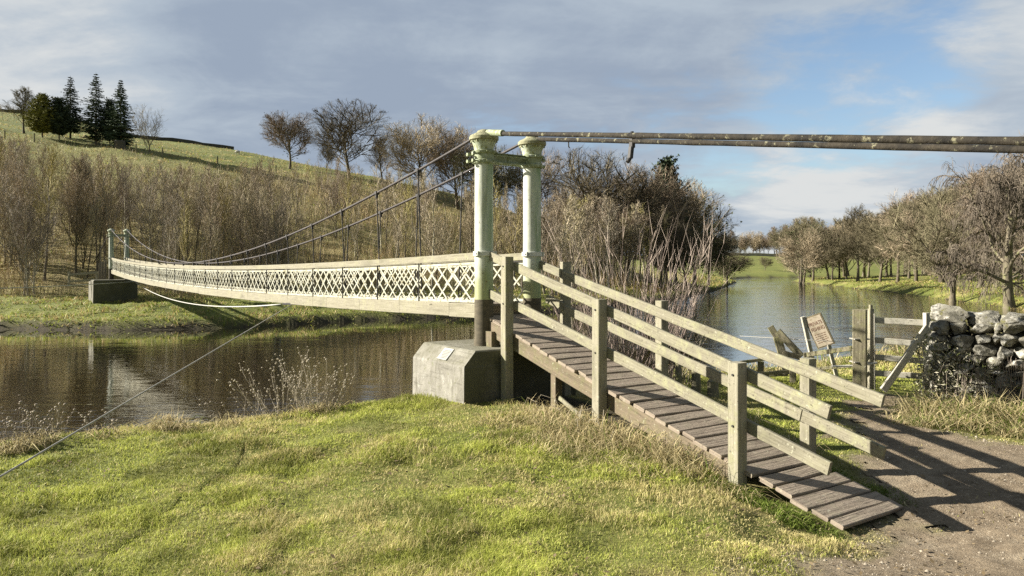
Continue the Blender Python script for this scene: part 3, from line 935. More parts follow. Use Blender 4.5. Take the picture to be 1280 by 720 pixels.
# ------------------------------------------------------------------ abutments
def chamfer_block(name, u0, u1, s0, s1, zb, zt, cu, cs, mat, label, drop=.33, cham_u1=False):
    """stands in the bridge frame; the upper edges of the -s and -u sides slope in"""
    base = br((u0 + u1) / 2, (s0 + s1) / 2, zb)
    zc = zt - drop
    lv = [(zb, 0, .03), (zc, 0, 0)]
    vs = []
    nU, nS = 5, 7
    def ring(z, iu, is_, iu1=0):
        pts = [(u0 + iu, s0 + is_), (u0 + iu, s1), (u1 - iu1, s1), (u1 - iu1, s0 + is_)]
        return [br(a, b, z) for a, b in pts]
    rings = [ring(zb, -.03, -.03), ring((zb + zc) / 2, -.012, -.012), ring(zc - .03, 0, 0), ring(zc, .012, .012), ring(zt - .02, cu - .01, cs - .01), ring(zt, cu + .02, cs + .02)]
    m = MB()
    for r_ in rings: vs += r_
    fs = []
    for i in range(len(rings) - 1):
        for j in range(4):
            j2 = (j + 1) % 4
            fs.append((i * 4 + j, i * 4 + j2, (i + 1) * 4 + j2, (i + 1) * 4 + j))
    fs.append(tuple((len(rings) - 1) * 4 + j for j in range(4)))
    m.add(vs, fs)
    o = m.build(name, mat, None, loc=base)
    import bmesh
    bm = bmesh.new(); bm.from_mesh(o.data); bmesh.ops.recalc_face_normals(bm, faces=bm.faces[:]); bm.to_mesh(o.data); bm.free()
    tag(o, label, 'abutment')
    return o
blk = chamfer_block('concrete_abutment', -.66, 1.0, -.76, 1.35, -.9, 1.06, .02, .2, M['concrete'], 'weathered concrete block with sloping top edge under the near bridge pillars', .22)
# plaque on the sloping edge
def slope_pt(u, f, lift=0):     # f 0..1 up the -s slope
    p = br(u, -.748 + .19 * f, .84 + .20 * f)
    n = (Vector((-SX, -SY, 0)) * .20 + Vector((0, 0, .19))).normalized()
    return p + n * lift, n
p0, nn = slope_pt(.08, .12, .012); p1, _ = slope_pt(.08, .92, .012)
m = MB(); m.beam(p0, p1, .30, .02, up=nn, ch=.004); pl = m.build('plaque', M['plaque'], blk, loc=None)
m = MB()
for k in range(6):
    a, _ = slope_pt(.08 - .11, .24 + .1 * k, .0235); b, _ = slope_pt(.08 + random.uniform(.05, .11), .24 + .1 * k, .0235)
    m.beam(a, b, .016, .002, up=nn, ch=.0005)
m.build('plaque_lettering', M['plaquedark'], pl, loc=Vector(blk.location))
m = MB()
for (a, b) in ((-.75, -.02), (-.62, .05), (-.30, -.01)):
    q = br(-1.10 + .1 - a * .0, -1.06, 0)
m = MB()
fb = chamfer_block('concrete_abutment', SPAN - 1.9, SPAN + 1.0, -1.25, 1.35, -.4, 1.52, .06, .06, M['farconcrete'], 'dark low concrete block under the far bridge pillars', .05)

# ------------------------------------------------------------------ approach ramp
def zdeck(v): return 1.55 - .262 * v
ramp = empty('timber_ramp', br(-3.2, .5, 0), 'sloping plank ramp with post and rail sides leading up to the bridge', 'ramp')
m = MB(); v = .02
while v < 6.22:
    w = random.choice((.195, .21, .22, .235))
    if v + w > 6.26: w = 6.26 - v
    if w < .1: break
    a = random.uniform(-.06, .02); b = random.uniform(-.02, .05)
    dz0, dz1 = random.uniform(-.007, .007), random.uniform(-.007, .007)
    sl = Vector((-UX, -UY, -.262)).normalized(); sd = Vector((SX, SY, 0)); up = sd.cross(sl).normalized()
    if up.z < 0: up = -up
    gap = random.uniform(.010, .03)
    m.beam(br(-(v + w / 2), a, zdeck(v + w / 2) - .022 + dz0), br(-(v + w / 2), 1.03 + b, zdeck(v + w / 2) - .022 + dz1), w - gap, .045, up=up, ch=.009, seg=.25, jit=.003)
    v += w
m.build('deck_plank', M['plank'], ramp)
for s in (.05, .98):
    m = MB(); m.beam(br(-.0, s, zdeck(0) - .165), br(-5.0, s, zdeck(5.0) - .165), .09, .22, jit=.004); m.build('stringer', M['beamwood'], ramp)
m = MB(); m.beam(br(-.05, -.04, 1.36), br(-.05, 1.07, 1.36), .14, .18, jit=.003); m.build('header_beam', M['beamwood'], ramp)
for s in (.02, .95):
    m = MB(); m.beam(br(-.22, s, 1.0), br(-.22, s, 1.30), .16, .2, up=(UX, UY, 0)); m.build('bearing_block', M['beamwood'], ramp)
for (v, s) in ((1.75, .12), (1.75, .9), (3.0, .5)):
    m = MB(); m.beam(br(-v, s, -.2), br(-v, s, zdeck(v) - .27), .12, .12, up=(UX, UY, 0)); m.build('support_post', M['beamwood'], ramp)
m = MB(); m.beam(br(-2.0, -.02, .5), br(-3.4, -.04, -.02), .03, .06); m.build('loose_board', M['rail'], ramp)
PN, PF = -.075, 1.11
for v, ztn, zgn in ((.78, 2.47, -.2), (2.91, 1.90, -.2), (5.10, 1.315, -.3)):
    m = MB(); m.beam(br(-v, PN, zgn), br(-v, PN, ztn), .145, .14, up=(UX, UY, 0), ch=.008, jit=.001); m.build('post', M['post'], ramp)
for v, ztn in ((.70, 2.40), (2.84, 1.85), (5.12, 1.28)):
    m = MB(); m.beam(br(-v, PF, -.3), br(-v, PF, ztn), .135, .13, up=(UX, UY, 0), ch=.008, jit=.001); m.build('post', M['post'], ramp)
for v in (.78, 2.91, 5.10):
    for zz in (tn0 if False else 2.60 - .263 * v - .07, 2.03 - .2555 * v - .07):
        m = MB(); a = br(-v, PN - .071, zz); m.tube([a, br(-v, PN - .083, zz)], .013, 6); m.build('bolt', M['ironblack'], ramp)
RN, RF = .022, 1.022
def rail(name, v0, v1, s, f, h=.135, w=.045, dz=0):
    m = MB(); m.beam(br(-v0, s, f(v0) - h / 2 + dz), br(-v1, s, f(v1) - h / 2 + dz), w, h, ch=.008, jit=.0035, seg=.4); m.build(name, M['rail'], ramp)
tn = lambda v: 2.60 - .263 * v
mn = lambda v: 2.03 - .2555 * v
tf = lambda v: 2.44 - .237 * v
mf_ = lambda v: 1.958 - .245 * v
rail('top_rail', .12, .80, RN - .0, tn, dz=.0); rail('top_rail', .86, 2.90, RN, tn, dz=.012); rail('top_rail', 2.94, 5.08, RN, tn); rail('top_rail', 5.12, 6.1, RN, tn, dz=.006)
rail('mid_rail', .12, .80, RN, mn, dz=-.03); rail('mid_rail', .86, 2.90, RN, mn); rail('mid_rail', 2.94, 5.08, RN, mn, dz=.01); rail('mid_rail', 5.12, 6.1, RN, mn)
rail('top_rail', .14, .72, RF, lambda v: tf(v) + .02 * (1 - v)); rail('top_rail', .735, 6.05, RF, tf)
rail('mid_rail', .32, .78, RF, mf_, dz=-.02); rail('mid_rail', .80, 1.62, RF, mf_, dz=-.05); rail('mid_rail', 1.72, 5.1, RF, mf_); rail('mid_rail', 5.115, 6.06, RF, mf_)

# ------------------------------------------------------------------ guy cables
def cable(name, pts, r, mat, label, cat='cable'):
    m = MB(); m.tube(pts, r, 7)
    o = m.build(name, mat, None, True, loc=Vector(pts[0]))
    return tag(o, label, cat)
def sagline(a, b, sag, n=24):
    a, b = Vector(a), Vector(b)
    return [a.lerp(b, i / n) - Vector((0, 0, sag * 4 * (i / n) * (1 - i / n))) for i in range(n + 1)]
ga = br(9.6, .0, zrail(9.6) - 1.08)
gdir = (at(0, 596, 6.2) - ga).normalized()
gb = ga + gdir * ((ga.z - .02) / -gdir.z)
cable('guy_cable', [ga, gb], .0095, M['wire'], 'thin taut grey cable running from the bridge underside down to the near lawn')
cable('guy_cable', sagline(br(45.52, 1.15, 1.40), br(10.4, -.02, zrail(10.4) - 1.09), .6), .02, M['whitecable'], 'white cable sagging under the bridge from the far concrete block')
cable('guy_cable', sagline(br(45.50, 1.15, 1.40), at(-160, 363.5, 39), .12), .022, M['whitecable'], 'white cable stretched low over the far bank, left of the far concrete block')
m = MB(); m.beam(ga + Vector((-.3, .25, .02)), ga + Vector((.9, -.75, .04)), .05, .05); o = m.build('cable_shackle', M['ironblack'], bridge)

# ------------------------------------------------------------------ gate, fence, sign
def zg(x, y): return h1(x, y)
gp = at(1075, 490, 13.2); gp.z = zg(gp.x, gp.y)
gpo = empty('gate_post', gp, 'thick square weathered gate post with flat top beside the timber gate', 'post')
m = MB(); m.beam(gp + Vector((0, 0, -.3)), (gp.x, gp.y, CH - (387 - HY) / F * 13.2), .22, .2, up=(.5, .85, 0), ch=.012, jit=.002, seg=.4); m.build('shaft', M['oldwood'], gpo)
m = MB()
for zz in (.55, .95): m.beam(gp + Vector((-.13, .02, zz)), gp + Vector((.13, .02, zz)), .225, .02, ch=.004)
m.build('wire_band', M['wire'], gpo)
gt = empty('timber_gate', at(1090, 490, 13.5), 'small grey timber bar gate between thick post and stone wall, with diagonal brace', 'gate')
def gpt(px, py, d): return at(px, py, d)
m = MB(); m.beam(gpt(1088, 486, 13.5), gpt(1088.5, 386, 13.5), .075, .10, up=(0, 1, 0)); m.beam(gpt(1088.5, 386, 13.5), gpt(1088.5, 381, 13.5), .05, .06, up=(0, 1, 0)); m.build('hanging_stile', M['post'], gt)
m = MB(); m.beam(gpt(1093.5, 488, 13.44), gpt(1093, 392, 13.44), .022, .022, up=(0, 1, 0)); m.build('rod', M['gatewood'], gt)
for (a, b, h) in ((400, 404, .105), (424.5, 431, .1), (446, 452, .1), (466, 471, .1)):
    m = MB(); m.beam(gpt(1089, a, 13.52), gpt(1163, b, 13.1), .035, h, jit=.001); m.build('bar', M['gatewood'], gt)
m = MB(); m.beam(gpt(1159, 487, 13.1), gpt(1158.5, 391, 13.1), .09, .11, up=(0, 1, 0)); m.build('closing_stile', M['gatewood'], gt)
m = MB(); m.beam(gpt(1160, 408, 13.02), gpt(1104, 488, 13.0), .06, .12, jit=.002); m.build('diagonal_brace', M['gatewood'], gt)
m = MB()
m.tube([gpt(1040, 458, 13.3), gpt(1070, 457.5, 13.25), gpt(1096, 453.5, 13.3)], .018, 7); m.build('latch_rail', M['whitecable'], gt)

fen = empty('timber_fence', at(1010, 470, 14.2), 'low broken old post and rail fence between the ramp and the gate post', 'fence')
for (a, b, h, w) in (((1006, 444, 14.2), (1066, 435, 13.5), .085, .05), ((925, 453, 14.6), (962, 448, 14.5), .06, .06), ((944, 467.5, 14.4), (1006, 462, 14.3), .06, .05), ((930, 470, 14.7), (985, 468, 14.4), .05, .05), ((1006, 462, 14.3), (1066, 457, 13.5), .06, .05)):
    m = MB(); m.beam(gpt(*a), gpt(*b), w, h, jit=.004); m.build('fence_rail', M['oldwood'], fen)
for (px, y0, y1, d, tx) in ((1009, 480, 441, 14.2, 0), (992, 488, 452, 14.3, -2), (950, 490, 452, 14.6, 1)):
    m = MB(); m.beam(gpt(px, y0, d), gpt(px + tx, y1, d), .12, .12, up=(.3, .9, 0), ch=.012, jit=.003, seg=.2); m.build('fence_post', M['oldwood'], fen)
lp = empty('leaning_post', at(985, 470, 14.6), 'old split fence post leaning left with a dark diagonal strut, by the river', 'post')
m = MB(); m.beam(gpt(984, 468, 14.6), gpt(972, 422, 14.7), .15, .13, up=(.2, .95, 0), jit=.006, seg=.2); m.beam(gpt(972, 423, 14.7), gpt(963, 408, 14.75), .12, .07, up=(.2, .95, 0), jit=.006, seg=.1); m.build('post', M['oldwood'], lp)
m = MB(); m.beam(gpt(972, 414, 14.62), gpt(1002, 446, 14.4), .06, .13, jit=.004); m.beam(gpt(978, 441, 14.5), gpt(1001, 447, 14.4), .07, .1); m.build('strut', M['oldwood'], lp)
st_labels = ['short pale stake stump nearest the ramp post, in the shrub', 'round topped old stake behind the middle of the ramp rails', 'low brown stake end behind the ramp rails, nearest the gate']
for i, (px, y0, y1, d, r) in enumerate(((846, 500, 450, 13.0, .06), (868, 505, 458, 12.9, .08), (889, 515, 476, 12.6, .1))):
    a, b = gpt(px, y0, d), gpt(px + 2, y1, d)
    a.z = min(a.z, zg(a.x, a.y) - .1)
    m = MB(); m.tube([a, a.lerp(b, .5) + Vector((.02, 0, 0)), b, b + Vector((0, 0, .03))], [r * 1.1, r, r * .9, r * .4], 9)
    tag(m.build('fence_stake', M['oldwood'], None, True, 50, loc=a), st_labels[i], 'stake', 'old stakes behind the ramp')

# fishing sign
sd_ = 14.9
sroot = empty('fishing_sign', at(1026, 462, sd_), 'tilted cream notice board on two stakes reading private fishing', 'sign')
c0, c1, c2, c3 = gpt(1018.5, 437, sd_ + .22), gpt(1040, 430, sd_), gpt(1029.5, 391, sd_), gpt(1008, 397, sd_ + .22)
ex = (c1 - c0); wid = ex.length; ex.normalize(); ey = (c3 - c0); hei = ey.length; ey = (ey - ex * ey.dot(ex)).normalized(); en = ex.cross(ey)
ctr = (c0 + c1 + c2 + c3) / 4
m = MB(); m.beam(ctr - ey * hei / 2 - en * .015, ctr + ey * hei / 2 - en * .015, wid, .03, up=en, ch=.004)
M['signframe'] = simple('sign_frame', (.12, .10, .06), (.2, .17, .1), 9, .8, .3)
M['signface'] = simple('sign_face', (.40, .345, .265), (.32, .275, .20), 6, .7, .1, (.24, .20, .13), (.56, .66))
M['signtext'] = simple('sign_text', (.13, .075, .05), (.16, .09, .06), 9, .7, 0)
bd = m.build('board', M['signframe'], sroot)
m = MB(); m.beam(ctr - ey * (hei / 2 - .025) + en * .003, ctr + ey * (hei / 2 - .025) + en * .003, wid - .05, .006, up=en, ch=.001)
m.build('notice', M['signface'], bd, loc=Vector(sroot.location))
def lettering(txt, size, cy, width=None):
    cu = bpy.data.curves.new('lettering', 'FONT'); cu.body = txt; cu.size = size; cu.align_x = 'CENTER'; cu.extrude = .001; cu.offset = .0012
    tmp = bpy.data.objects.new('tmp', cu); COL.objects.link(tmp)
    bpy.context.view_layer.update()
    me = bpy.data.meshes.new_from_object(tmp.evaluated_get(bpy.context.evaluated_depsgraph_get()))
    COL.objects.unlink(tmp); bpy.data.objects.remove(tmp)
    xs = [v.co.x for v in me.vertices]; w0 = max(xs) - min(xs)
    kx = (width / w0) if width else 1
    me.transform(Matrix.Diagonal((kx, 1, 1, 1)))
    Mx = Matrix((ex, ey, en)).transposed().to_4x4()
    p = ctr + ey * cy + en * .0075 - Vector(sroot.location)
    me.transform(Matrix.Translation(p) @ Mx)
    me.materials.clear(); me.materials.append(M['signtext'])
    o = bpy.data.objects.new('lettering', me); COL.objects.link(o); o.parent = bd
lettering('PRIVATE', .105, .13, wid * .74)
lettering('FISHING', .105, .02, wid * .74)
m = MB()
for k in range(5):
    yy = -.055 - .042 * k
    x = -wid * .33
    while x < wid * (.3 if k % 2 else .22):
        l = random.uniform(.02, .05)
        m.beam(ctr + ex * x + ey * yy + en * .0068, ctr + ex * (x + l) + ey * yy + en * .0068, .014, .002, up=en, ch=.0004)
        x += l + .012
m.build('small_print', M['signtext'], bd, loc=Vector(sroot.location))
m = MB(); m.beam(gpt(1021, 474, sd_ + .26), gpt(1003.5, 396, sd_ + .26), .075, .075, up=(0, 1, 0)); m.build('stake', M['gatewood'], sroot)
m = MB(); m.beam(gpt(1046, 472, sd_ + .05), gpt(1036, 431, sd_ + .05), .07, .05, up=(0, 1, 0)); m.build('stake', M['gatewood'], sroot)
def barb(px0, y0, d0, px1, y1, d1): return [gpt(px0, y0, d0), gpt(px1, y1, d1)]
cable('fence_wire', barb(925, 420, 16, 1064, 428, 13.4), .005, M['wire'], 'thin fence wire strung from gate post towards the ramp over water', 'wire')

# ------------------------------------------------------------------ dry stone wall
WA, WB = Vector((6.88, 12.25, 0)), Vector((10.8, 8.9, 0))
wdir = (WB - WA).normalized(); wn = Vector((-wdir.y, wdir.x, 0))
if wn.y > 0: wn = -wn
wl = (WB - WA).length
wall = empty('stone_wall', WA, 'rough dry stone wall of mossy lichened stones running along the path', 'wall')
m = MB(); rr = random.Random(5); sid = 0
for side in (0, 1):
    z = -.05
    while z < 1.36:
        hgt = rr.uniform(.10, .21); x = -.05 + rr.uniform(0, .12)
        while x < wl:
            L = rr.uniform(.13, .40)
            sid += 1
            off = (.24 - z * .05) * (1 if side == 0 else -1)
            hh = hgt * rr.uniform(.8, 1.25)
            p = WA + wdir * (x + L / 2) + wn * (off + rr.uniform(-.06, .05)) + Vector((0, 0, z + hgt / 2 + .1 + rr.uniform(-.03, .03)))
            m.rock(p, (L * .55, .17, hh * .56), math.atan2(wdir.y, wdir.x) + rr.uniform(-.25, .25), .07, 3, sid, rr.uniform(-.16, .16), .75, 9)
            x += L * .98
        z += hgt * .95
for k in range(9):
    z = k * .155
    for q in (-.15, .02, .17):
        sid += 1
        m.rock(WA + wn * (q + rr.uniform(-.04, .04)) + wdir * rr.uniform(-.05, .06) + Vector((0, 0, z + .12)), (rr.uniform(.1, .17), rr.uniform(.1, .16), rr.uniform(.07, .1)), rr.uniform(0, 3), .07, 3, sid, rr.uniform(-.3, .3), .75, 9)
m.build('stones', M['stone'], wall)
m = MB(); m.beam(WA + wdir * .15 + Vector((0, 0, .6)), WB + Vector((0, 0, .6)), .3, 1.25); m.build('rubble_core', simple('wall_core', (.03, .028, .02), (.05, .045, .03)), wall)
x = -.10; k = 0
while x < wl:
    L = rr.uniform(.26, .50) if k else .56
    sid += 1
    m = MB(); hh = rr.uniform(.12, .19) if k else .165
    m.rock(WA + wdir * (x + L / 2) + wn * rr.uniform(-.05, .08) + Vector((0, 0, 1.46 + hh * .5 + (0.02 if k == 0 else rr.uniform(-.05, .02)))), (L * .56, rr.uniform(.22, .32), hh), math.atan2(wdir.y, wdir.x) + rr.uniform(-.3, .3), .10, 4, sid * 3 + 4, rr.uniform(-.25, .25), .4, 12)
    m.build('coping_stone', M['stone'], wall)
    x += L * .93; k += 1

# leafy clutter on the wall end
def leaves(name, pts, size, cols, mat, label=None, cat=None, kind=None, parent=None, stretch=1.6):
    P = np.asarray(pts); n = len(P)
    a = rng.normal(size=(n, 3)); a /= np.linalg.norm(a, axis=1)[:, None]
    b = rng.normal(size=(n, 3)); b -= a * (a * b).sum(1)[:, None]; b /= np.linalg.norm(b, axis=1)[:, None]
    s = size * rng.uniform(.6, 1.4, n)[:, None]
    V = np.stack([P - a * s * stretch, P + b * s * .6, P + a * s * stretch, P - b * s * .6], 1).reshape(-1, 3)
    f = (np.arange(n)[:, None] * 4 + np.arange(4)).ravel()
    ob = npmesh(name, V, f, np.full(n, 4), mat, np.repeat(cols, 4, 0), parent)
    if label: tag(ob, label, cat, None, kind)
    return ob
ivy = empty('wall_creeper', WA + Vector((-.2, -.3, 0)), 'dry grey green creeper and weeds smothering the near end of the stone wall', 'creeper')
n = 3000
f = rng.beta(.9, 2.8, n) * 2.4 - .22; zz = rng.random(n) ** 1.5 * (1.2 - .5 * np.clip(f, 0, 2)) + .05
off = .42 + rng.uniform(-.12, .16, n) * (1.2 - zz * .4)
lc = np.stack([WA.x + wdir.x * f + wn.x * off, WA.y + wdir.y * f + wn.y * off, zz], -1) - np.array(ivy.location)
endn = rng.random(n) < .22
lc[endn, 0] = rng.uniform(-.25, .1, endn.sum()) + .1; lc[endn, 1] = rng.uniform(-.25, .55, endn.sum())
cl = lerp3((.24, .23, .15), (.50, .47, .36), rng.random(n)); cl[rng.random(n) < .25] = (.10, .115, .035)
leaves('foliage', lc, .015, cl, M['leaf'], parent=ivy, stretch=2.0)
m = MB()
for i in range(190):
    q = WA + wdir * random.uniform(-.2, 1.9) + wn * random.uniform(.32, .6) + Vector((0, 0, 0))
    h = random.uniform(.35, 1.0); dx, dy = random.uniform(-.25, .25), random.uniform(-.2, .2)
    m.tube([q, q + Vector((dx * .4, dy * .4, h * .5)), q + Vector((dx, dy, h))], [.006, .005, .003], 3, False)
m.build('stem', M['paletwig'], ivy)

# far bank fence and boards by the far pillars
ff = empty('timber_fence', at(100, 356, 50), 'short pale two rail fence on the far bank beside the bridge end', 'fence')
for (a, b) in (((86, 343.5, 50), (122, 340.5, 51)), ((86, 352, 50), (122, 349.5, 51))):
    m = MB(); m.beam(gpt(*a), gpt(*b), .06, .14); m.build('fence_rail', M['fascia'], ff)
for px, d in ((86.5, 50.1), (121.5, 51.1)):
    m = MB(); m.beam(gpt(px, 358, d), gpt(px, 339, d), .12, .12, up=(0, 1, 0)); m.build('fence_post', M['fascia'], ff)
fs_ = empty('board_screen', at(128, 350, 51.2), 'upright grey boards standing beside the left far pillar', 'screen')
for i, px in enumerate((124.5, 128, 131.5)):
    m = MB(); m.beam(gpt(px, 350, 51.4 + .1 * i), gpt(px + .8, 329 - i * 2, 51.4 + .1 * i), .16, .04, up=(0, 1, 0)); m.build('board', M['paleplank'], fs_)
# ------------------------------------------------------------------ trees
class TreeGen:
    """recursive bare tree; thick levels are tubes (trunk mesh), fine levels are ribbons (crown mesh)"""
    def __init__(self, seed): self.r = random.Random(seed); self.tr = MB(); self.cv = []; self.ct = []
    def ribbon(self, pts, w):
        # flat strip tapering to a point, random facing
        r = self.r
        d = pts[-1] - pts[0]
        a = d.cross(Vector((r.uniform(-1, 1), r.uniform(-1, 1), r.uniform(-1, 1))))
        if a.length < 1e-5: return
        a.normalize()
        o = len(self.cv); n = len(pts)
        for i, p in enumerate(pts[:-1]):
            k = w * .5 * (1 - .75 * i / (n - 1))
            self.cv.append(p - a * k); self.cv.append(p + a * k)
        self.cv.append(pts[-1])
        for i in range(n - 2):
            q = o + 2 * i
            self.ct.append((q, q + 1, q + 3, q + 2))
        q = o + 2 * (n - 2)
        self.ct.append((q, q + 1, q + 2))
    def grow(self, p, d, L, rad, lv, P):
        r = self.r
        n = P['seg'][lv]
        pts = [p.copy()]; dirs = [d.copy()]
        cd = d.copy()
        for i in range(n):
            w = P['wob'][lv]
            cd = (cd + Vector((r.uniform(-w, w), r.uniform(-w, w), r.uniform(-w, w))) + Vector((0, 0, P['up'][lv]))).normalized()
            pts.append(pts[-1] + cd * (L / n)); dirs.append(cd.copy())
        end = rad * P['taper'][lv]
        if lv <= P['tube']:
            rads = [rad + (end - rad) * i / n for i in range(n + 1)]
            if lv == 0: rads[0] *= P.get('flare', 1.35)
            self.tr.tube(pts, rads, 8 if lv == 0 else (5 if lv == 1 else 3), False)
        else:
            self.ribbon(pts, rad * 2)
        if lv + 1 >= len(P['num']) + 1: return
        cnt = P['num'][lv]
        cnt = max(1, int(cnt * (.75 + .5 * r.random()) + .5))
        f0 = P['start'][lv]
        for k in range(cnt):
            f = f0 + (1 - f0) * ((k + r.random()) / cnt)
            x = f * n; i = min(int(x), n - 1); fr = x - i
            q = pts[i].lerp(pts[i + 1], fr); dd = dirs[i + 1]
            ax = dd.cross(Vector((r.uniform(-1, 1), r.uniform(-1, 1), r.uniform(-1, 1))))
            if ax.length < 1e-4: continue
            ax.normalize()
            ang = R(P['ang'][lv]) * r.uniform(.65, 1.3)
            nd = (Matrix.Rotation(ang, 3, ax) @ dd).normalized()
            shape = P['shape'](f) if lv == 0 else (1 - .38 * f)
            nl = L * P['len'][lv] * shape * r.uniform(.7, 1.25)
            nr = (rad + (end - rad) * f) * P['rr'][lv]
            if lv + 1 > P['tube']: nr = P['tw'][lv]
            if 'env' in P:
                cz, rx, rz = P['env']
                for _ in range(4):
                    e = q + nd * nl
                    if (e.x * e.x + e.y * e.y) / (rx * rx) + ((e.z - cz) / rz) ** 2 <= 1: break
                    nl *= .68
                if nl < .06: continue
            self.grow(q, nd, nl, nr, lv + 1, P)
    def crown_mesh(self, mat):
        me = bpy.data.meshes.new('crown')
        me.from_pydata([tuple(v) for v in self.cv], [], self.ct)
        me.materials.append(mat)
        return me
    def trunk_mesh(self, mat):
        me = bpy.data.meshes.new('trunk')
        me.from_pydata(self.tr.v, [], self.tr.f); me.polygons.foreach_set('use_smooth', [True] * len(me.polygons))
        me.materials.append(mat)
        return me

def params(kind):
    up5 = [.03, .09, .06, .04, .02]
    r = dict(
        broad=dict(env=(8.2, 5.2, 5.8), H=14, trunk=.56, rad=.22, seg=[7, 7, 4, 3, 2], wob=[.08, .09, .11, .14, .18], up=up5, taper=[.3, .2, .3, 0, 0], num=[19, 9, 8, 8],
                   start=[.30, .2, .12, .1], ang=[48, 40, 40, 38], len=[1.0, .62, .66, .8], rr=[.40, .4, .4, .4], tube=1, tw=[0, .045, .017, .008], shape=lambda f: 1.18 - .55 * f),
        dome=dict(env=(7.0, 5.8, 5.2), H=13, trunk=.52, rad=.24, seg=[6, 8, 4, 3, 2], wob=[.08, .10, .11, .14, .18], up=[.02, .06, .06, .05, .03], taper=[.35, .2, .3, 0, 0], num=[20, 8, 7, 7],
                  start=[.30, .15, .1, .1], ang=[56, 44, 40, 38], len=[1.15, .60, .66, .8], rr=[.38, .4, .4, .4], tube=1, tw=[0, .045, .017, .008], shape=lambda f: 1.15 - .35 * f),
        tall=dict(H=14, trunk=.82, rad=.20, seg=[9, 6, 4, 3, 2], wob=[.05, .08, .11, .14, .18], up=[.03, .12, .08, .04, .02], taper=[.12, .2, .3, 0, 0], num=[26, 8, 7, 5],
                  start=[.22, .15, .1, .1], ang=[40, 36, 36, 36], len=[.38, .56, .62, .75], rr=[.36, .4, .4, .4], tube=1, tw=[0, .03, .014, .0075], shape=lambda f: 1.25 - .95 * f),
        sapling=dict(H=9, trunk=.93, rad=.075, seg=[10, 5, 3, 2], wob=[.045, .08, .12, .18], up=[.03, .15, .09, .05], taper=[.1, .25, 0, 0], num=[24, 7, 6],
                     start=[.30, .12, .1], ang=[34, 32, 34], len=[.24, .55, .65], rr=[.35, .4, .4], tube=0, tw=[.022, .011, .0075], shape=lambda f: 1.25 - .85 * f),
        multi=dict(H=7, trunk=.45, rad=.08, seg=[4, 7, 4, 3, 2], wob=[.12, .08, .12, .16, .2], up=[.03, .11, .09, .05, .02], taper=[.5, .2, .3, 0, 0], num=[10, 10, 6, 4],
                   start=[.05, .15, .1, .1], ang=[36, 34, 36, 36], len=[1.7, .40, .58, .7], rr=[.5, .4, .4, .4], tube=1, tw=[0, .02, .009, .0065], shape=lambda f: 1.05 - .3 * f),
        willow=dict(H=12, trunk=.5, rad=.30, seg=[6, 7, 5, 6, 4], wob=[.12, .2, .22, .18, .1], up=[.02, .05, -.02, -.32, -.6], taper=[.5, .25, .3, 0, 0], num=[15, 10, 9, 6],
                    start=[.2, .2, .1, .1], ang=[58, 50, 45, 35], len=[.85, .46, .62, .6], rr=[.42, .4, .4, .4], tube=1, tw=[0, .05, .018, .010], shape=lambda f: 1.15 - .4 * f),
        gnarl=dict(env=(6.2, 8.0, 5.6), H=12, trunk=.5, rad=.30, seg=[6, 10, 5, 3, 2], wob=[.14, .26, .2, .2, .2], up=[.02, .03, .04, .04, .02], taper=[.45, .2, .3, 0, 0], num=[15, 12, 9, 6],
                   start=[.12, .2, .1, .1], ang=[70, 50, 42, 40], len=[1.15, .42, .62, .75], rr=[.45, .4, .4, .4], tube=1, tw=[0, .045, .017, .008], shape=lambda f: 1.15 - .5 * f),
    )[kind]
    return r
def make_bare(kind, seed, bark_m, twig_m, wmul=1.0, dens=1.0):
    P = params(kind)
    P['tw'] = [x * wmul for x in P['tw']]
    P['num'] = [P['num'][0]] + [max(1, int(round(x * dens))) for x in P['num'][1:]]
    g = TreeGen(seed)
    g.grow(Vector((0, 0, -.25)), Vector((g.r.uniform(-.06, .06), g.r.uniform(-.06, .06), 1)).normalized(), P['H'] * P['trunk'], P['rad'], 0, P)
    zmax = max(v.z for v in g.cv)
    return dict(trunk=g.trunk_mesh(bark_m), crown=g.crown_mesh(twig_m), H=zmax)
def make_spruce(seed, H, rbase, mat, bark_m, droop=.35, bare=.1, dens=1.0, pw=.85):
    r = random.Random(seed); g = TreeGen(seed)
    g.tr.tube([Vector((0, 0, -.2)), Vector((0, 0, H * .5)), Vector((0, 0, H))], [H * .016, H * .009, .01], 7, False)
    z = H * bare
    while z < H * .985:
        f = z / H
        Lb = rbase * (1 - f) ** pw * min(1, .55 + 3 * (f - bare)) * r.uniform(.7, 1.2) + .12
        nb = max(4, int((9 if f < .6 else 7) * dens))
        a0 = r.random() * 6.28
        for k in range(nb):
            a = a0 + 6.283 * k / nb + r.uniform(-.25, .25)
            L = Lb * r.uniform(.7, 1.15)
            d0 = Vector((math.cos(a), math.sin(a), 0))
            pts = [Vector((0, 0, z + r.uniform(-.1, .1)))]
            for i in range(1, 6):
                q = i / 5
                pts.append(pts[0] + d0 * (L * q) + Vector((0, 0, L * (-droop * q + .32 * q * q + (.15 if f > .8 else 0) * q))))
            g.ribbon(pts, .06)
            for i in range(int(7 * L) + 5):
                q = r.uniform(.1, 1); x = q * 5; j = min(int(x), 4); p = pts[j].lerp(pts[j + 1], x - j)
                sdv = Vector((-d0.y, d0.x, 0)) * r.choice((-1, 1))
                l2 = L * .34 * (1.15 - q) + .18
                e = p + (sdv * r.uniform(.5, 1) + d0 * r.uniform(.3, .9)).normalized() * l2 * r.uniform(.6, 1.2) + Vector((0, 0, -l2 * r.uniform(.1, .5)))
                g.ribbon([p, p.lerp(e, .5) + Vector((0, 0, .03)), e], r.uniform(.12, .24))
        z += H * .026 * r.uniform(.8, 1.3) + .05
    return dict(trunk=g.trunk_mesh(bark_m), crown=g.crown_mesh(mat), H=H)
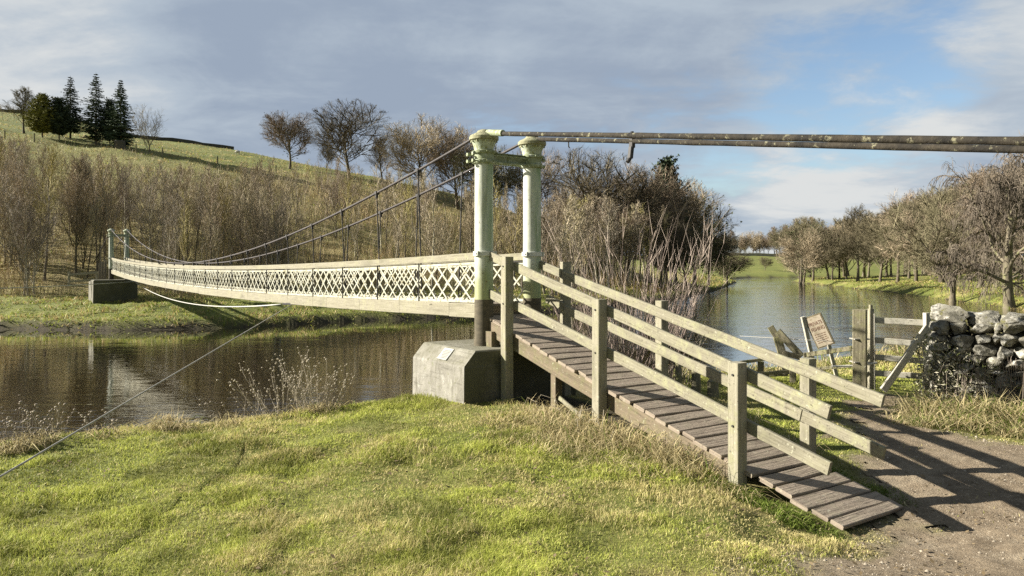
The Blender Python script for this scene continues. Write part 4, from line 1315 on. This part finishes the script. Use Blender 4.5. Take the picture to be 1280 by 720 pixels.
def add_leafclumps(T, seed, n, mat, size, zlo=.25, spread=1.0):
    """dense ivy-like clutter through the inner crown, as its own part mesh"""
    r = np.random.default_rng(seed)
    src = np.array([v[:] for v in [vv.co for vv in T['trunk'].vertices]])
    src = src[src[:, 2] > T['H'] * zlo * .6]
    P = src[r.integers(0, len(src), n)] + r.normal(0, .35 * spread, (n, 3))
    a = r.normal(size=(n, 3)); a /= np.linalg.norm(a, axis=1)[:, None]; b = r.normal(size=(n, 3)); b -= a * (a * b).sum(1)[:, None]; b /= np.linalg.norm(b, axis=1)[:, None]
    s = size * r.uniform(.5, 1.4, n)[:, None]
    V = np.stack([P - a * s, P + b * s * .7, P + a * s, P - b * s * .7], 1).reshape(-1, 3)
    me = bpy.data.meshes.new('ivy'); me.from_pydata(V.tolist(), [], (np.arange(n)[:, None] * 4 + np.arange(4)).tolist()); me.materials.append(mat)
    T['ivy'] = me
    return T
T = {}
T['broad'] = make_bare('broad', 1, M['bark'], M['twig'], 1.5)
T['broad2'] = make_bare('broad', 21, M['bark'], M['twig'], 1.5)
T['dome'] = make_bare('dome', 5, M['bark'], M['twig'], 1.6)
T['oldome'] = make_bare('dome', 9, M['bark'], M['olivetwig'], 1.7)
T['ivied'] = add_leafclumps(make_bare('dome', 13, M['bark'], M['olivetwig'], 1.6), 4, 2600, M['darkivy'], .15, .3, 2.0)
T['ivied2'] = add_leafclumps(make_bare('broad', 15, M['bark'], M['twig'], 1.6), 4, 900, M['darkivy'], .12, .25, 1.6)
T['tall'] = make_bare('tall', 3, M['bark'], M['twig'], 1.6)
T['tall2'] = make_bare('tall', 8, M['palebark'], M['pinktwig'], 1.6)
T['sap'] = [make_bare('sapling', 31 + i, (M['bark'], M['palebark'], M['greybark'], M['greybark'], M['palebark'])[i], (M['thickettwig'], M['paletwig'], M['pinktwig'], M['oliveth'], M['pinktwig'])[i], 1.25) for i in range(5)]
T['multi'] = [make_bare('multi', 51 + i, (M['bark'], M['palebark'], M['bark'])[i], (M['thickettwig'], M['paletwig'], M['pinktwig'])[i], 1.25) for i in range(3)]
T['willow'] = make_bare('willow', 71, M['bark'], M['willowtwig'], 1.1, 1.2)
T['gnarl'] = make_bare('gnarl', 75, M['bark'], M['olivetwig'], 1.3, 1.2)
T['gnarl2'] = make_bare('gnarl', 79, M['bark'], M['twig'], 1.3, 1.2)
T['oltall'] = make_bare('tall', 83, M['bark'], M['olivetwig'], 1.6, 1.15)

def plant(T_, name, loc, scale, label, cat='tree', group=None, rot=None, wide=1.0):
    o = empty(name, loc, label, cat, group)
    o.rotation_euler = (0, 0, random.uniform(0, 6.28) if rot is None else rot)
    o.scale = (scale * wide, scale * wide, scale)
    for part in ('trunk', 'crown', 'ivy'):
        if part in T_:
            c = bpy.data.objects.new(part, T_[part]); COL.objects.link(c); c.parent = o
    return o
def plant_at(T_, name, px, d, ytop, label, group=None, rot=None, wide=1.0, ybase=None, cat='tree'):
    x = (px - CX) / F * d
    zb = h1(x, d) if ybase is None else CH - (ybase - HY) / F * d
    zt = CH - (ytop - HY) / F * d
    return plant(T_, name, (x, d, zb), max(.15, (zt - zb) / T_['H']), label, cat, group, rot, wide)

# --- hilltop trees on the left
plant_at(T['oltall'], 'bare_tree', 30, 118, 106, 'small bare tree alone at the far left of the hilltop', wide=1.5, rot=1)
spr = [make_spruce(1, 13, 4.3, M['needle'], M['bark'], .45, .12), make_spruce(2, 15, 4.6, M['needle'], M['bark'], .4, .10, 1), make_spruce(3, 14, 4.4, M['needle'], M['bark'], .45, .07, 1.3)]
olv = make_spruce(4, 8, 3.6, M['olneedle'], M['bark'], .0, .14, 2.0, .55)
drk = make_spruce(5, 8, 3.6, M['needle'], M['bark'], .0, .14, 2.0, .5)
plant_at(olv, 'conifer', 53, 112, 117, 'bushy olive green conifer, first of the hilltop evergreens', wide=1.1)
plant_at(drk, 'conifer', 74, 113, 122, 'squat dark conifer between the olive one and the first tall spruce', wide=1.0)
plant_at(spr[0], 'spruce', 88, 117, 94, 'tall spruce rising behind the squat dark conifer on the hill')
plant_at(spr[1], 'spruce', 120, 114, 90, 'tallest slender spruce, open branched, in the middle of the hilltop group')
plant_at(drk, 'conifer', 137, 116, 124, 'narrow dark conifer half hidden between the two tallest spruces', wide=.65)
plant_at(spr[2], 'spruce', 151, 112, 99, 'dense dark spruce beside the stone block, last of the hilltop evergreens')
plant_at(T['multi'][0], 'bare_tree', 187, 111, 130, 'rounded bare tree right of the spruces on the hilltop', wide=1.25)
plant_at(T['sap'][0], 'bare_tree', 4, 150, 128, 'faint slim bare tree at the picture edge beyond the hilltop', wide=1.3)
# skyline trees mid left
plant_at(T['ivied2'], 'bare_tree', 362, 128, 136, 'dense twiggy tree standing alone on the skyline of the field', wide=1.35, rot=2)
plant_at(T['oldome'], 'bare_tree', 437, 120, 123, 'large open bare tree on the skyline with a forked trunk', wide=1.25, rot=.5)
plant_at(T['broad2'], 'bare_tree', 408, 128, 176, 'low bare tree between the two big skyline trees', wide=.9)
plant_at(T['tall'], 'bare_tree', 478, 122, 168, 'slim bare tree just right of the big forked skyline tree', wide=1.3)
plant_at(T['dome'], 'bare_tree', 531, 118, 141, 'broad brown bare tree on the skyline left of the near pillar', rot=3, wide=1.2)
plant_at(T['dome'], 'bare_tree', 572, 116, 155, 'dark rounded bare tree close behind the near left pillar', rot=2)
plant_at(T['ivied'], 'bare_tree', 610, 112, 172, 'dark bare tree seen between the two near pillars')
plant_at(T['dome'], 'bare_tree', 672, 118, 178, 'dark bare tree whose edge shows right of the near right pillar', rot=1, wide=.85)
# headland wood behind the ramp
hw = [(722, 100, 222, 'broad', 'small bare tree left of the tall round headland tree'), (746, 100, 180, 'oldome', 'tall round bare tree at the left of the headland wood'),
      (782, 104, 212, 'dome', 'brown bare tree between the round tree and the pine in the headland wood'), (808, 104, 198, 'dome', 'broad brown bare tree at the crest of the headland wood'),
      (845, 112, 216, 'ivied2', 'dark twiggy tree on the falling right edge of the headland wood'), (868, 118, 236, 'ivied', 'dark ivy clad tree at the right of the headland wood'),
      (885, 124, 262, 'ivied', 'lowest dark evergreen looking tree over the headland water'), (825, 95, 258, 'oldome', 'olive bare tree in front of the headland crest trees'),
      (775, 92, 250, 'broad2', 'brown bare tree low in the middle of the headland wood'), (700, 98, 243, 'dome', 'low bare tree right behind the near right pillar'),
      (858, 104, 275, 'oldome', 'low olive tree above the russet bank of the headland')]
for px, d, yt, k, lab in hw: plant_at(T[k], 'bare_tree', px, d, yt - (2 if yt < 240 else 0), lab, 'trees of the headland wood', wide=1.0)
plant_at(drk, 'spruce', 833, 106, 198, 'single green pine tip poking above the headland wood', wide=.6)
plant_at(T['ivied'], 'bare_tree', 908, 150, 306, 'dark low tree hanging over the water at the headland tip', wide=1.6)

# --- thicket of slender trees on the far bank slope
TL = ['slender brown bare sapling in the thicket across the river', 'pale stemmed bare sapling in the thicket across the river', 'reddish twigged bare sapling in the thicket across the river',
      'olive twigged bare sapling in the thicket across the river', 'pale stemmed sapling with reddish twigs in the far thicket']
ML = ['brown bush like tree with many stems in the far thicket', 'pale bush like tree with many stems in the far thicket', 'reddish bush like tree with many stems in the far thicket']
YLX = [0, 60, 150, 250, 330, 420, 500, 600, 700, 800, 900]; YLY = [172, 186, 206, 214, 208, 204, 212, 220, 234, 258, 308]
rt = random.Random(99); cnt = 0; tries = 0
while cnt < 225 and tries < 9000:
    tries += 1
    px = rt.uniform(-60, 900) if rt.random() < .62 else rt.uniform(-60, 340); d = rt.uniform(54, 112) if px < 620 else rt.uniform(66, 118)
    x = (px - CX) / F * d
    e = float(polydist(np.array([x]), np.array([d]), FAR)[0])
    if bool(inpoly(np.array([x]), np.array([d]), POLY)[0]) or e < 11: continue
    u, k = to_us(x, d); W = float(np.interp(k, WK[:, 0], WK[:, 1]))
    if e > W * .92: continue
    ul, kl = to_us(x, d)
    if abs(kl - .5) < 3 and ul < SPAN + 9: continue
    f = e / W
    if 70 < px < 300 and f > .5 and rt.random() < .75: continue
    z = h1(x, d)
    zl = CH - (float(np.interp(px, YLX, YLY)) - rt.uniform(-6, 14) - HY) / F * d
    hl = zl - z
    if hl < 2.5: continue
    if rt.random() < .8:
        i = rt.randrange(5); sc = rt.uniform(.7, 1.5) * (1.0 if f < .6 else .85)
        sc = min(sc, hl / T['sap'][i]['H'])
        plant(T['sap'][i], 'thicket_tree', (x, d, z), sc, TL[i], 'tree', 'slender trees in the thicket across the river', rt.uniform(0, 6), rt.uniform(.85, 1.15))
    else:
        i = rt.randrange(3)
        plant(T['multi'][i], 'thicket_bush', (x, d, z), min(rt.uniform(.7, 1.1), hl / T['multi'][i]['H']), ML[i], 'tree', 'many stemmed trees in the thicket across the river', rt.uniform(0, 6), rt.uniform(.8, 1.1))
    cnt += 1
rt = random.Random(123); cnt = 0
while cnt < 72:
    px = rt.uniform(625, 905); d = rt.uniform(58, 108); x = (px - CX) / F * d
    e = float(polydist(np.array([x]), np.array([d]), FAR)[0])
    if bool(inpoly(np.array([x]), np.array([d]), POLY)[0]) or e < 3.5 or e > 15: continue
    z = h1(x, d); i = rt.choice((0, 1, 2, 3, 4)); hl = CH - (float(np.interp(px, [620, 700, 800, 905], [235, 238, 248, 300])) - HY) / F * d - z
    plant(T['sap'][i], 'thicket_tree', (x, d, z), min(rt.uniform(.75, 1.3), hl / T['sap'][i]['H']), TL[i], 'tree', 'slender trees in the thicket across the river', rt.uniform(0, 6), rt.uniform(1., 1.5))
    cnt += 1
plant_at(T['multi'][1], 'bare_tree', 32, 56, 215, 'large pale many branched bare tree on the far bank, left of the far pillars', wide=1.2, rot=1)
plant_at(T['sap'][1], 'bare_tree', 208, 56, 255, 'pale forked birch close beside the far end of the bridge', rot=2, wide=1.2)
plant_at(T['tall'], 'bare_tree', 95, 60, 190, 'dark straight trunked tree between the pale tree and the far pillars', rot=2, wide=.7)
plant_at(T['sap'][0], 'bare_tree', 233, 60, 205, 'dark straight stem, left one of a close pair above the bridge middle', rot=2)
plant_at(T['sap'][0], 'bare_tree', 243, 60.5, 200, 'dark straight stem, right one of a close pair above the bridge middle', rot=4)
plant_at(T['multi'][1], 'bare_tree', 345, 60, 215, 'pale spreading bare tree above the middle of the bridge', rot=4, wide=1)

# --- undergrowth mass: thin upright stems, nobody could count them
def undergrowth():
    N = 92000
    px = rng.uniform(-110, 925, N); d = np.exp(rng.uniform(math.log(50), math.log(160), N))
    x = (px - CX) / F * d; y = d
    df = polydist(x, y, FAR); dn = polydist(x, y, NEAR)
    u, k = to_us(x, y); W = np.interp(k, WK[:, 0], WK[:, 1])
    dens = fbm(x * .12 + 30, y * .12, 4)
    lo = np.where(px > 690, 1.2, 10.5)
    keep = ~inpoly(x, y, POLY) & (df < dn) & (df > lo + (dens - .5) * 4) & (df < W * (.98 + (dens - .5) * .5))
    keep &= ~((np.abs(k - .5) < 2.2) & (u < SPAN + 8))
    keep &= rng.random(N) < np.where(px < 330, np.where(df / W > .62, .35, 1.5), .6) * (.25 + 1.1 * sstep(.3, .6, dens))
    x, y, d, px, df, dens, W = x[keep], y[keep], d[keep], px[keep], df[keep], dens[keep], W[keep]
    n = len(x); z = hfun(x, y) - .1
    h = rng.uniform(.5, 2.4, n) * (.55 + .9 * sstep(.3, .65, dens)) * (1 - .45 * sstep(.55, .95, df / W))
    bankf = 1 - sstep(3, 8, df)
    h = h * (1 - .6 * bankf) * np.where((px < 330) & (df / W > .5), .55, 1)
    h = np.minimum(h, np.maximum(.4, CH - (np.interp(px, YLX, YLY) - 4 - HY) / F * d - z))
    base = np.array([(.34, .28, .15), (.44, .37, .23), (.38, .30, .205), (.33, .31, .125), (.2, .17, .095), (.6, .53, .38)])
    ci = rng.choice(6, n, p=[.3, .17, .2, .16, .12, .05])
    col = base[ci] * rng.uniform(.75, 1.25, n)[:, None]
    tint = fbm(x * .07 + 90, y * .07, 3)
    col = col * np.stack([1 + .35 * (tint - .5), np.ones(n), 1 - .3 * (tint - .5)], -1)
    russet = ((bankf > .3) & (px > 640)) 
    col[russet] = lerp3((.17, .095, .04), (.22, .15, .065), rng.random(russet.sum()))
    w = .00030 * d * rng.uniform(.7, 1.5, n)
    blades(x, y, z, h, w, rng.uniform(.05, .55, n), col, col * 1.1, 'undergrowth', M['brush'], 'dense brown winter brush covering the slope across the river', 'undergrowth', curl=.2)
undergrowth()
def twigmass():
    """fine twigs through the thicket's upper air"""
    N = 40000
    px = rng.uniform(-110, 905, N); d = np.exp(rng.uniform(math.log(56), math.log(130), N))
    x = (px - CX) / F * d; y = d
    df = polydist(x, y, FAR); dn = polydist(x, y, NEAR); u, k = to_us(x, y); W = np.interp(k, WK[:, 0], WK[:, 1])
    dens = fbm(x * .15 + 70, y * .15, 4)
    keep = ~inpoly(x, y, POLY) & (df < dn) & (df > 11) & (df < W * .9) & ~((np.abs(k - .5) < 2.5) & (u < SPAN + 8))
    keep &= rng.random(N) < np.where(px < 330, np.where(df / W > .62, .3, 1), .6) * sstep(.35, .6, dens)
    x, y, d, df, dens, W = x[keep], y[keep], d[keep], df[keep], dens[keep], W[keep]
    n = len(x); z = hfun(x, y) + rng.uniform(1.2, 5.2, n) * (1 - .4 * df / W)
    z = np.minimum(z, np.maximum(CH - (np.interp(px[keep], YLX, YLY) + 6 - HY) / F * d, hfun(x, y)))
    base = np.array([(.37, .305, .19), (.43, .335, .25), (.35, .32, .14), (.55, .48, .34)])
    col = base[rng.choice(4, n, p=[.4, .3, .2, .1])] * rng.uniform(.8, 1.2, n)[:, None]
    blades(x, y, z, rng.uniform(.5, 1.5, n), .00026 * d * rng.uniform(.7, 1.4, n), rng.uniform(.2, 1.3, n), col, col, 'twig_thicket', M['brush'], 'fine brown and reddish twigs filling the thicket across the river', 'thicket', curl=.2)
twigmass()

# --- right bank trees
rb = [(1016, 172, 272, 'ivied', 'dark rounded tree at the water corner of the far right bank', 1.05), (1003, 178, 300, 'oldome', 'low olive bush tree at the left end of the right bank trees', 1.0),
      (1040, 168, 285, 'oldome', 'olive tree right behind the dark rounded one on the right bank', .9),
      (1072, 150, 253, 'oltall', 'tall fan shaped bare tree with pale trunk on the right bank', 1.25), (1100, 140, 262, 'oldome', 'olive bare tree just right of the tall fan shaped tree', 1.0),
      (1122, 125, 252, 'oltall', 'bare tree with pale trunk left of the big gnarled tree', 1.3), (1145, 132, 246, 'oldome', 'broad olive tree behind the gnarled tree', 1.1),
      (1178, 118, 222, 'gnarl2', 'grey bare tree crown above the gnarled tree on the right bank', .95), (1212, 125, 214, 'oldome', 'tall broad tree filling behind the weeping tree', 1.2),
      (1190, 78, 232, 'gnarl', 'large gnarled tree with low crooked limbs reaching over the lawn', .95), (1225, 92, 226, 'gnarl2', 'spreading tree between the gnarled and the weeping tree', 1.0),
      (1262, 66, 190, 'willow', 'tall weeping tree with pale hanging twigs at the right edge', .9), (1330, 70, 180, 'willow', 'second weeping tree cut by the right picture edge', .9), (1300, 110, 150, 'gnarl2', 'tall bare tree behind the weeping trees', 1.0)]
for px, d, yt, k, lab, wd in rb: plant_at(T[k], 'bare_tree', px, d, yt, lab, 'trees on the lawn of the right bank', wide=wd)
# wood behind the lawn
rt = random.Random(12)
for i in range(64):
    px = rt.uniform(990, 1390); d = rt.uniform(150, 250)
    yt = 296 - (px - 985) * .32 + rt.uniform(-8, 14)
    plant_at(T[rt.choice(['oldome', 'dome', 'broad2', 'oltall'])], 'wood_tree', px, d, yt, 'bare olive brown tree in the wood behind the right bank lawn', 'trees in the wood behind the lawn', wide=1.1)
# far field trees, bush, wall
for i in range(26):
    px = 880 + i * 5.4 + rt.uniform(-2, 2); d = rt.uniform(430, 470)
    plant_at(T[rt.choice(['broad2', 'dome', 'tall', 'oldome'])], 'distant_tree', px, d, rt.uniform(286, 301) - max(0, px - 950) * .35, 'tiny bare tree in the row along the far field wall', 'distant trees beyond the far field', wide=1.1)
plant_at(T['oldome'], 'bush', 956, 300, 320, 'round olive bush alone on the far green field', wide=1.3, cat='bush')
plant_at(T['dome'], 'bush', 900, 250, 318, 'dark bare bush tree behind the headland tip at the far field', wide=1.2, cat='bush')
def stonewall_line(name, pts, hgt, w, mat, label):
    m = MB()
    for a, b in zip(pts[:-1], pts[1:]): m.beam(a + Vector((0, 0, hgt / 2 - .1)), b + Vector((0, 0, hgt / 2 - .1)), w, hgt, ch=.05)
    return tag(m.build(name, mat, None, loc=pts[0]), label, 'wall')
M['palewall'] = simple('pale_stones', (.34, .32, .27), (.24, .22, .18), .8, .9, .4)
M['darkwall'] = simple('dark_stones', (.06, .06, .045), (.10, .09, .07), .8, .9, .4)
pts = []
for px in np.linspace(905, 1015, 14):
    d = 405; x = (px - CX) / F * d; pts.append(Vector((x, d, h1(x, d))))
stonewall_line('field_wall', pts, 1.6, .8, M['palewall'], 'pale stone wall along the top of the far green field')
pts = []
for px in np.linspace(-30, 292, 26):
    d = float(np.interp(px, [-30, 150, 292], [203, 203, 222])); x = (px - CX) / F * d
    pts.append(Vector((x, d, h1(x, d))))
stonewall_line('field_wall', pts, 1.0, .8, M['darkwall'], 'dark stone wall along the skyline above the hill field')
# hill fence posts, stone block, sheep
pl = []
for px, d in ((6, 106), (43, 107), (170, 108), (203, 109), (272, 112), (322, 113), (345, 113)):
    x = (px - CX) / F * d; pl.append(Vector((x, d, h1(x, d))))
lab = ['fence post at the left picture edge of the hill', 'pale fence post in front of the olive conifer', 'fence post between stone block and rounded bare tree', 'fence post just right of the rounded bare tree',
       'lone dark post in the hill field below the skyline wall', 'hill post left of the dense skyline tree', 'hill post at the foot of the dense skyline tree']
for p, l in zip(pl, lab):
    m = MB(); m.beam(p + Vector((0, 0, -.2)), p + Vector((0, 0, 1.2)), .15, .14, up=(0, 1, 0), ch=.02); m.beam(p + Vector((0, 0, 1.2)), p + Vector((0, 0, 1.26)), .08, .08, up=(0, 1, 0), ch=.02)
    tag(m.build('fence_post', M['oldwood'], None, loc=p), l, 'post', 'posts on the hill')
x, d = (150 - CX) / F * 109.5, 109.5; z = h1(x, d)
m = MB(); m.rock((x, d, z + .5), (.75, .6, .75), .3, .06, 3, 5, 0, .85); tag(m.build('stone_block', M['darkwall'], None, loc=(x, d, z)), 'squat dark stone block at the foot of the last spruce', 'block')
x, d = (297 - CX) / F * 165, 165; z = h1(x, d)
sh = empty('sheep', (x, d, z), 'tiny white sheep grazing on the skyline of the hill field', 'sheep')
m = MB(); m.rock((x, d, z + .62), (.55, .27, .3), .1, .05, 2, 3, 0, .1); m.rock((x - .6, d, z + .52), (.18, .1, .12), .1, .04, 2, 4, .5, .1)
for sx, sy in ((-.35, .12), (-.35, -.12), (.35, .12), (.35, -.12)): m.tube([(x + sx, d + sy, z - .02), (x + sx, d + sy, z + .5)], .05, 6)
m.build('body', simple('fleece', (.55, .53, .46), (.45, .43, .37), 3, .9, .3), sh)

# --- near bank shrubs
def shrub(name, base, n, hmin, hmax, spread, lean, r0, mat, label, seed, twigs=5, heads=False, cat='shrub', up=.12, root=.2):
    r = random.Random(seed); g = TreeGen(seed); hd = MB()
    b = Vector(base)
    for i in range(n):
        a = r.random() * 6.28; q = root * math.sqrt(r.random())
        p = Vector((math.cos(a) * q * spread[0], math.sin(a) * q * spread[1], -.08))
        le = lean * math.sqrt(r.random())
        dr = Vector((math.cos(a) * le * spread[0], math.sin(a) * le * spread[1], 1)).normalized()
        L = r.uniform(hmin, hmax)
        ns = 6; pts = [p]; cd = dr
        for k in range(ns):
            cd = (cd + Vector((r.uniform(-.09, .09), r.uniform(-.09, .09), up * .3))).normalized(); pts.append(pts[-1] + cd * L / ns)
        rr_ = r0 * r.uniform(.6, 1.2)
        g.tr.tube(pts, [rr_ * (1 - .8 * k / ns) for k in range(ns + 1)], 4, False)
        for k in range(int(twigs * r.uniform(.6, 1.4))):
            x = r.uniform(1.5, ns); j = min(int(x), ns - 1); q2 = pts[j].lerp(pts[j + 1], x - j)
            td = (pts[j + 1] - pts[j]).normalized() + Vector((r.uniform(-.7, .7), r.uniform(-.7, .7), r.uniform(0, .5)))
            e = q2 + td.normalized() * L * r.uniform(.1, .3)
            g.ribbon([q2, q2.lerp(e, .5) + Vector((r.uniform(-.02, .02), r.uniform(-.02, .02), .02)), e], rr_ * .8)
            if heads and r.random() < .8: hd.rock(b + e, (.014, .014, .012), 0, .2, 1, k, 0, .1)
        if heads: hd.rock(b + pts[-1], (.02, .02, .016), 0, .2, 1, i, 0, .1)
    o = empty(name, b, label, cat)
    if heads and hd.v: g.tr.add([Vector(q_) - b for q_ in hd.v], hd.f)
    if n < 80: g.tr.add(g.cv, g.ct); g.cv = []
    c = bpy.data.objects.new('stems', g.trunk_mesh(mat)); COL.objects.link(c); c.parent = o
    if g.cv: c = bpy.data.objects.new('twigs', g.crown_mesh(mat)); COL.objects.link(c); c.parent = o
    return o
def gxy(px, d): 
    x = (px - CX) / F * d
    return (x, d, h1(x, d))
shrub('riverbank_shrub', gxy(778, 14.2), 150, 1.5, 3.4, (1.25, .8), .42, .009, bark('rosy_bark', (.44, .36, .30), (.31, .25, .205)), 'tall fan of bare pinkish grey stems growing behind the ramp', 5, 9, root=.75)
shrub('riverbank_shrub', gxy(735, 13.2), 26, .5, 1.1, (1, .7), .8, .008, M['paletwig'], 'small pale twiggy shrub under the ramp rails beside the pillar', 6, 5, root=.25)
shrub('riverbank_shrub', gxy(812, 13.6), 40, .7, 1.5, (1.3, .7), .6, .008, M['paletwig'], 'low tangle of pale stems at the foot of the tall shrub', 16, 6, root=.5)
shrub('riverbank_shrub', gxy(352, 11.45), 22, .5, .98, (1.1, .7), 1.0, .008, M['paletwig'], 'left bare twiggy shrub on the near bank edge, spreading', 7, 7, True, root=.3)
shrub('riverbank_shrub', gxy(398, 11.55), 26, .45, 1.0, (1.0, .7), .7, .008, M['paletwig'], 'right bare twiggy shrub on the near bank edge, more upright', 8, 6, True, root=.3)
shrub('dead_weed', gxy(22, 9.35), 44, .35, .68, (1.4, .8), .5, .005, M['paletwig'], 'clump of dead brown weeds with seed heads at the left picture edge', 9, 3, True, 'weed', root=.35)
shrub('dead_weed', gxy(52, 9.6), 16, .3, .55, (1, .8), .5, .005, M['paletwig'], 'thin dead weeds just right of the larger weed clump', 10, 3, True, 'weed', root=.2)
shrub('dead_weed', gxy(125, 9.95), 10, .2, .36, (1, .8), .5, .004, M['paletwig'], 'tiny dead weed on the bank edge left of the straw tuft', 11, 3, True, 'weed', root=.15)
shrub('dead_weed', gxy(302, 10.9), 9, .3, .6, (1.4, .8), .9, .005, M['paletwig'], 'thin dead stalks left of the twiggy bank shrubs', 14, 3, True, 'weed', root=.25)
# bramble loops under the ramp, stalks by the ramp side
m = MB(); b = br(-1.9, -.25, .2); q0 = Vector(b)
r = random.Random(3)
for i in range(16):
    p = br(-r.uniform(1.2, 3.6), r.uniform(-.45, .1), .12); a = r.uniform(0, 6.28); L = r.uniform(.2, .55)
    m.tube([p, p + Vector((math.cos(a) * L * .3, math.sin(a) * L * .3, L * .7)), p + Vector((math.cos(a) * L * .7, math.sin(a) * L * .7, L * .8)), p + Vector((math.cos(a) * L, math.sin(a) * L, L * .35))], .004, 4, False)
o = m.build('bramble', M['paletwig'], None, loc=q0); tag(o, 'pale looping bramble stems beside the ramp posts', 'bramble')

# ------------------------------------------------------------------ camera, sun, sky
cam = bpy.data.cameras.new('camera'); co = bpy.data.objects.new('camera', cam); COL.objects.link(co)
co.location = (0, 0, CH); co.rotation_euler = (math.pi / 2, 0, 0)
cam.sensor_width = 36; cam.lens = F / 1280 * 36; cam.shift_y = -(360 - HY) / 1280
cam.clip_start = .05; cam.clip_end = 6000
scene.camera = co
SUN_EL, SUN_AZ = 25.0, 277.0           # azimuth clockwise from +Y (view direction): sun on the left, a touch ahead
sdv = Vector((math.sin(R(SUN_AZ)) * math.cos(R(SUN_EL)), math.cos(R(SUN_AZ)) * math.cos(R(SUN_EL)), math.sin(R(SUN_EL))))
sl = bpy.data.lights.new('sun', 'SUN'); sl.energy = 5.0; sl.angle = R(.55); sl.color = (1, .93, .82)
so = bpy.data.objects.new('sun', sl); COL.objects.link(so); so.location = (-40, 10, 40)
so.rotation_euler = sdv.to_track_quat('Z', 'Y').to_euler()

w = bpy.data.worlds.new('World'); scene.world = w; w.use_nodes = True
nt = w.node_tree; g = NG(nt)
for n in list(nt.nodes): nt.nodes.remove(n)
wo = g.n('ShaderNodeOutputWorld'); bg = g.n('ShaderNodeBackground'); g.l(bg.outputs[0], wo.inputs[0])
bg.inputs['Strength'].default_value = .060
sky = g.n('ShaderNodeTexSky', sky_type='NISHITA'); sky.sun_disc = False
sky.sun_elevation = R(SUN_EL); sky.sun_rotation = R(SUN_AZ); sky.air_density = 1.0; sky.dust_density = 1.0; sky.ozone_density = 1.6
tc = g.n('ShaderNodeTexCoord'); sp = g.n('ShaderNodeSeparateXYZ'); g.l(tc.outputs['Generated'], sp.inputs[0])
zz = g.math('ADD', g.math('MAXIMUM', sp.outputs[2], 0.0), .16)
cx = g.math('DIVIDE', sp.outputs[0], zz); cy = g.math('DIVIDE', sp.outputs[1], zz)
cv = g.n('ShaderNodeCombineXYZ'); g.l(cx, cv.inputs[0]); g.l(cy, cv.inputs[1])
def cn(scale, det, rough, off, sx=1, sy=1, dist=.3):
    mp = g.n('ShaderNodeMapping'); g.l(cv.outputs[0], mp.inputs['Vector']); mp.inputs['Location'].default_value = off; mp.inputs['Scale'].default_value = (sx, sy, 1)
    return g.noise(mp.outputs[0], scale, det, rough, dist)
def lobe(px, py, width):
    v = Vector(((px - CX) / F, 1, (HY - py) / F)).normalized()
    dt = g.n('ShaderNodeVectorMath', operation='DOT_PRODUCT'); g.l(tc.outputs['Generated'], dt.inputs[0]); dt.inputs[1].default_value = v
    return g.rng(dt.outputs['Value'], math.cos(R(width)), 1.0, 0, 1, True)
big = cn(.75, 7, .58, (3.1, 1.7, 0)); det = cn(2.0, 8, .62, (7.3, 2.2, 0)); band = cn(1.1, 5, .55, (1.3, 5.1, 0), .55, 1.5)
# cover: nearly overcast, opening at the right
open_ = g.math('MAXIMUM', g.math('MULTIPLY', lobe(1080, 95, 12), 1.0), g.math('MULTIPLY', lobe(930, 215, 12), .6))
cov = g.math('SUBTRACT', g.math('ADD', .86, g.math('MULTIPLY', g.math('SUBTRACT', big, .5), 1.6)), g.math('MULTIPLY', open_, .50))
cov = g.math('ADD', cov, g.math('MULTIPLY', g.math('SUBTRACT', det, .5), 1.4))
cover = g.rng(cov, .18, .62, 0, 1, True)
brt = g.math('ADD', g.math('MULTIPLY', g.math('SUBTRACT', band, .5), 1.6), g.math('MULTIPLY', g.math('SUBTRACT', det, .5), 1.7))
brt = g.math('ADD', brt, g.math('MULTIPLY', lobe(60, 88, 12), .7))
brt = g.math('ADD', brt, g.math('MULTIPLY', lobe(1040, 225, 11), .6))
brt = g.math('ADD', brt, g.math('MULTIPLY', lobe(1270, 60, 9), .35))
brt = g.math('SUBTRACT', brt, g.math('MULTIPLY', lobe(420, 60, 26), .18))
cloud = g.mix(g.rng(brt, -.35, .35, 0, 1, True), (1.8, 2.18, 2.76), (2.55, 2.95, 3.4))
cloud = g.mix(g.rng(brt, .22, .85, 0, 1, True), cloud, (4.0, 4.1, 4.1))
skyb = g.mix(1.0, sky.outputs[0], (.95, .95, .95), 'MULTIPLY')
# unseen sky overhead and behind the viewer, dimmed to cut fill light
dim = g.math('MULTIPLY', g.rng(sp.outputs[2], .36, .75, 1, .7, True), g.rng(sp.outputs[1], -.25, .45, .75, 1, True))
g.l(g.mix(1.0, g.mix(cover, skyb, cloud), dim, 'MULTIPLY'), bg.inputs['Color'])
scene.view_settings.view_transform = 'Standard'; scene.view_settings.look = 'None'; scene.view_settings.gamma = 1; scene.view_settings.use_curve_mapping = False
scene.view_settings.exposure = 1.6
scene.render.engine = 'CYCLES'
scene.cycles.max_bounces = 6; scene.cycles.diffuse_bounces = 2; scene.cycles.glossy_bounces = 3; scene.cycles.transparent_max_bounces = 4
scene.cycles.use_denoising = False; scene.cycles.use_adaptive_sampling = False; scene.cycles.sample_clamp_indirect = 4
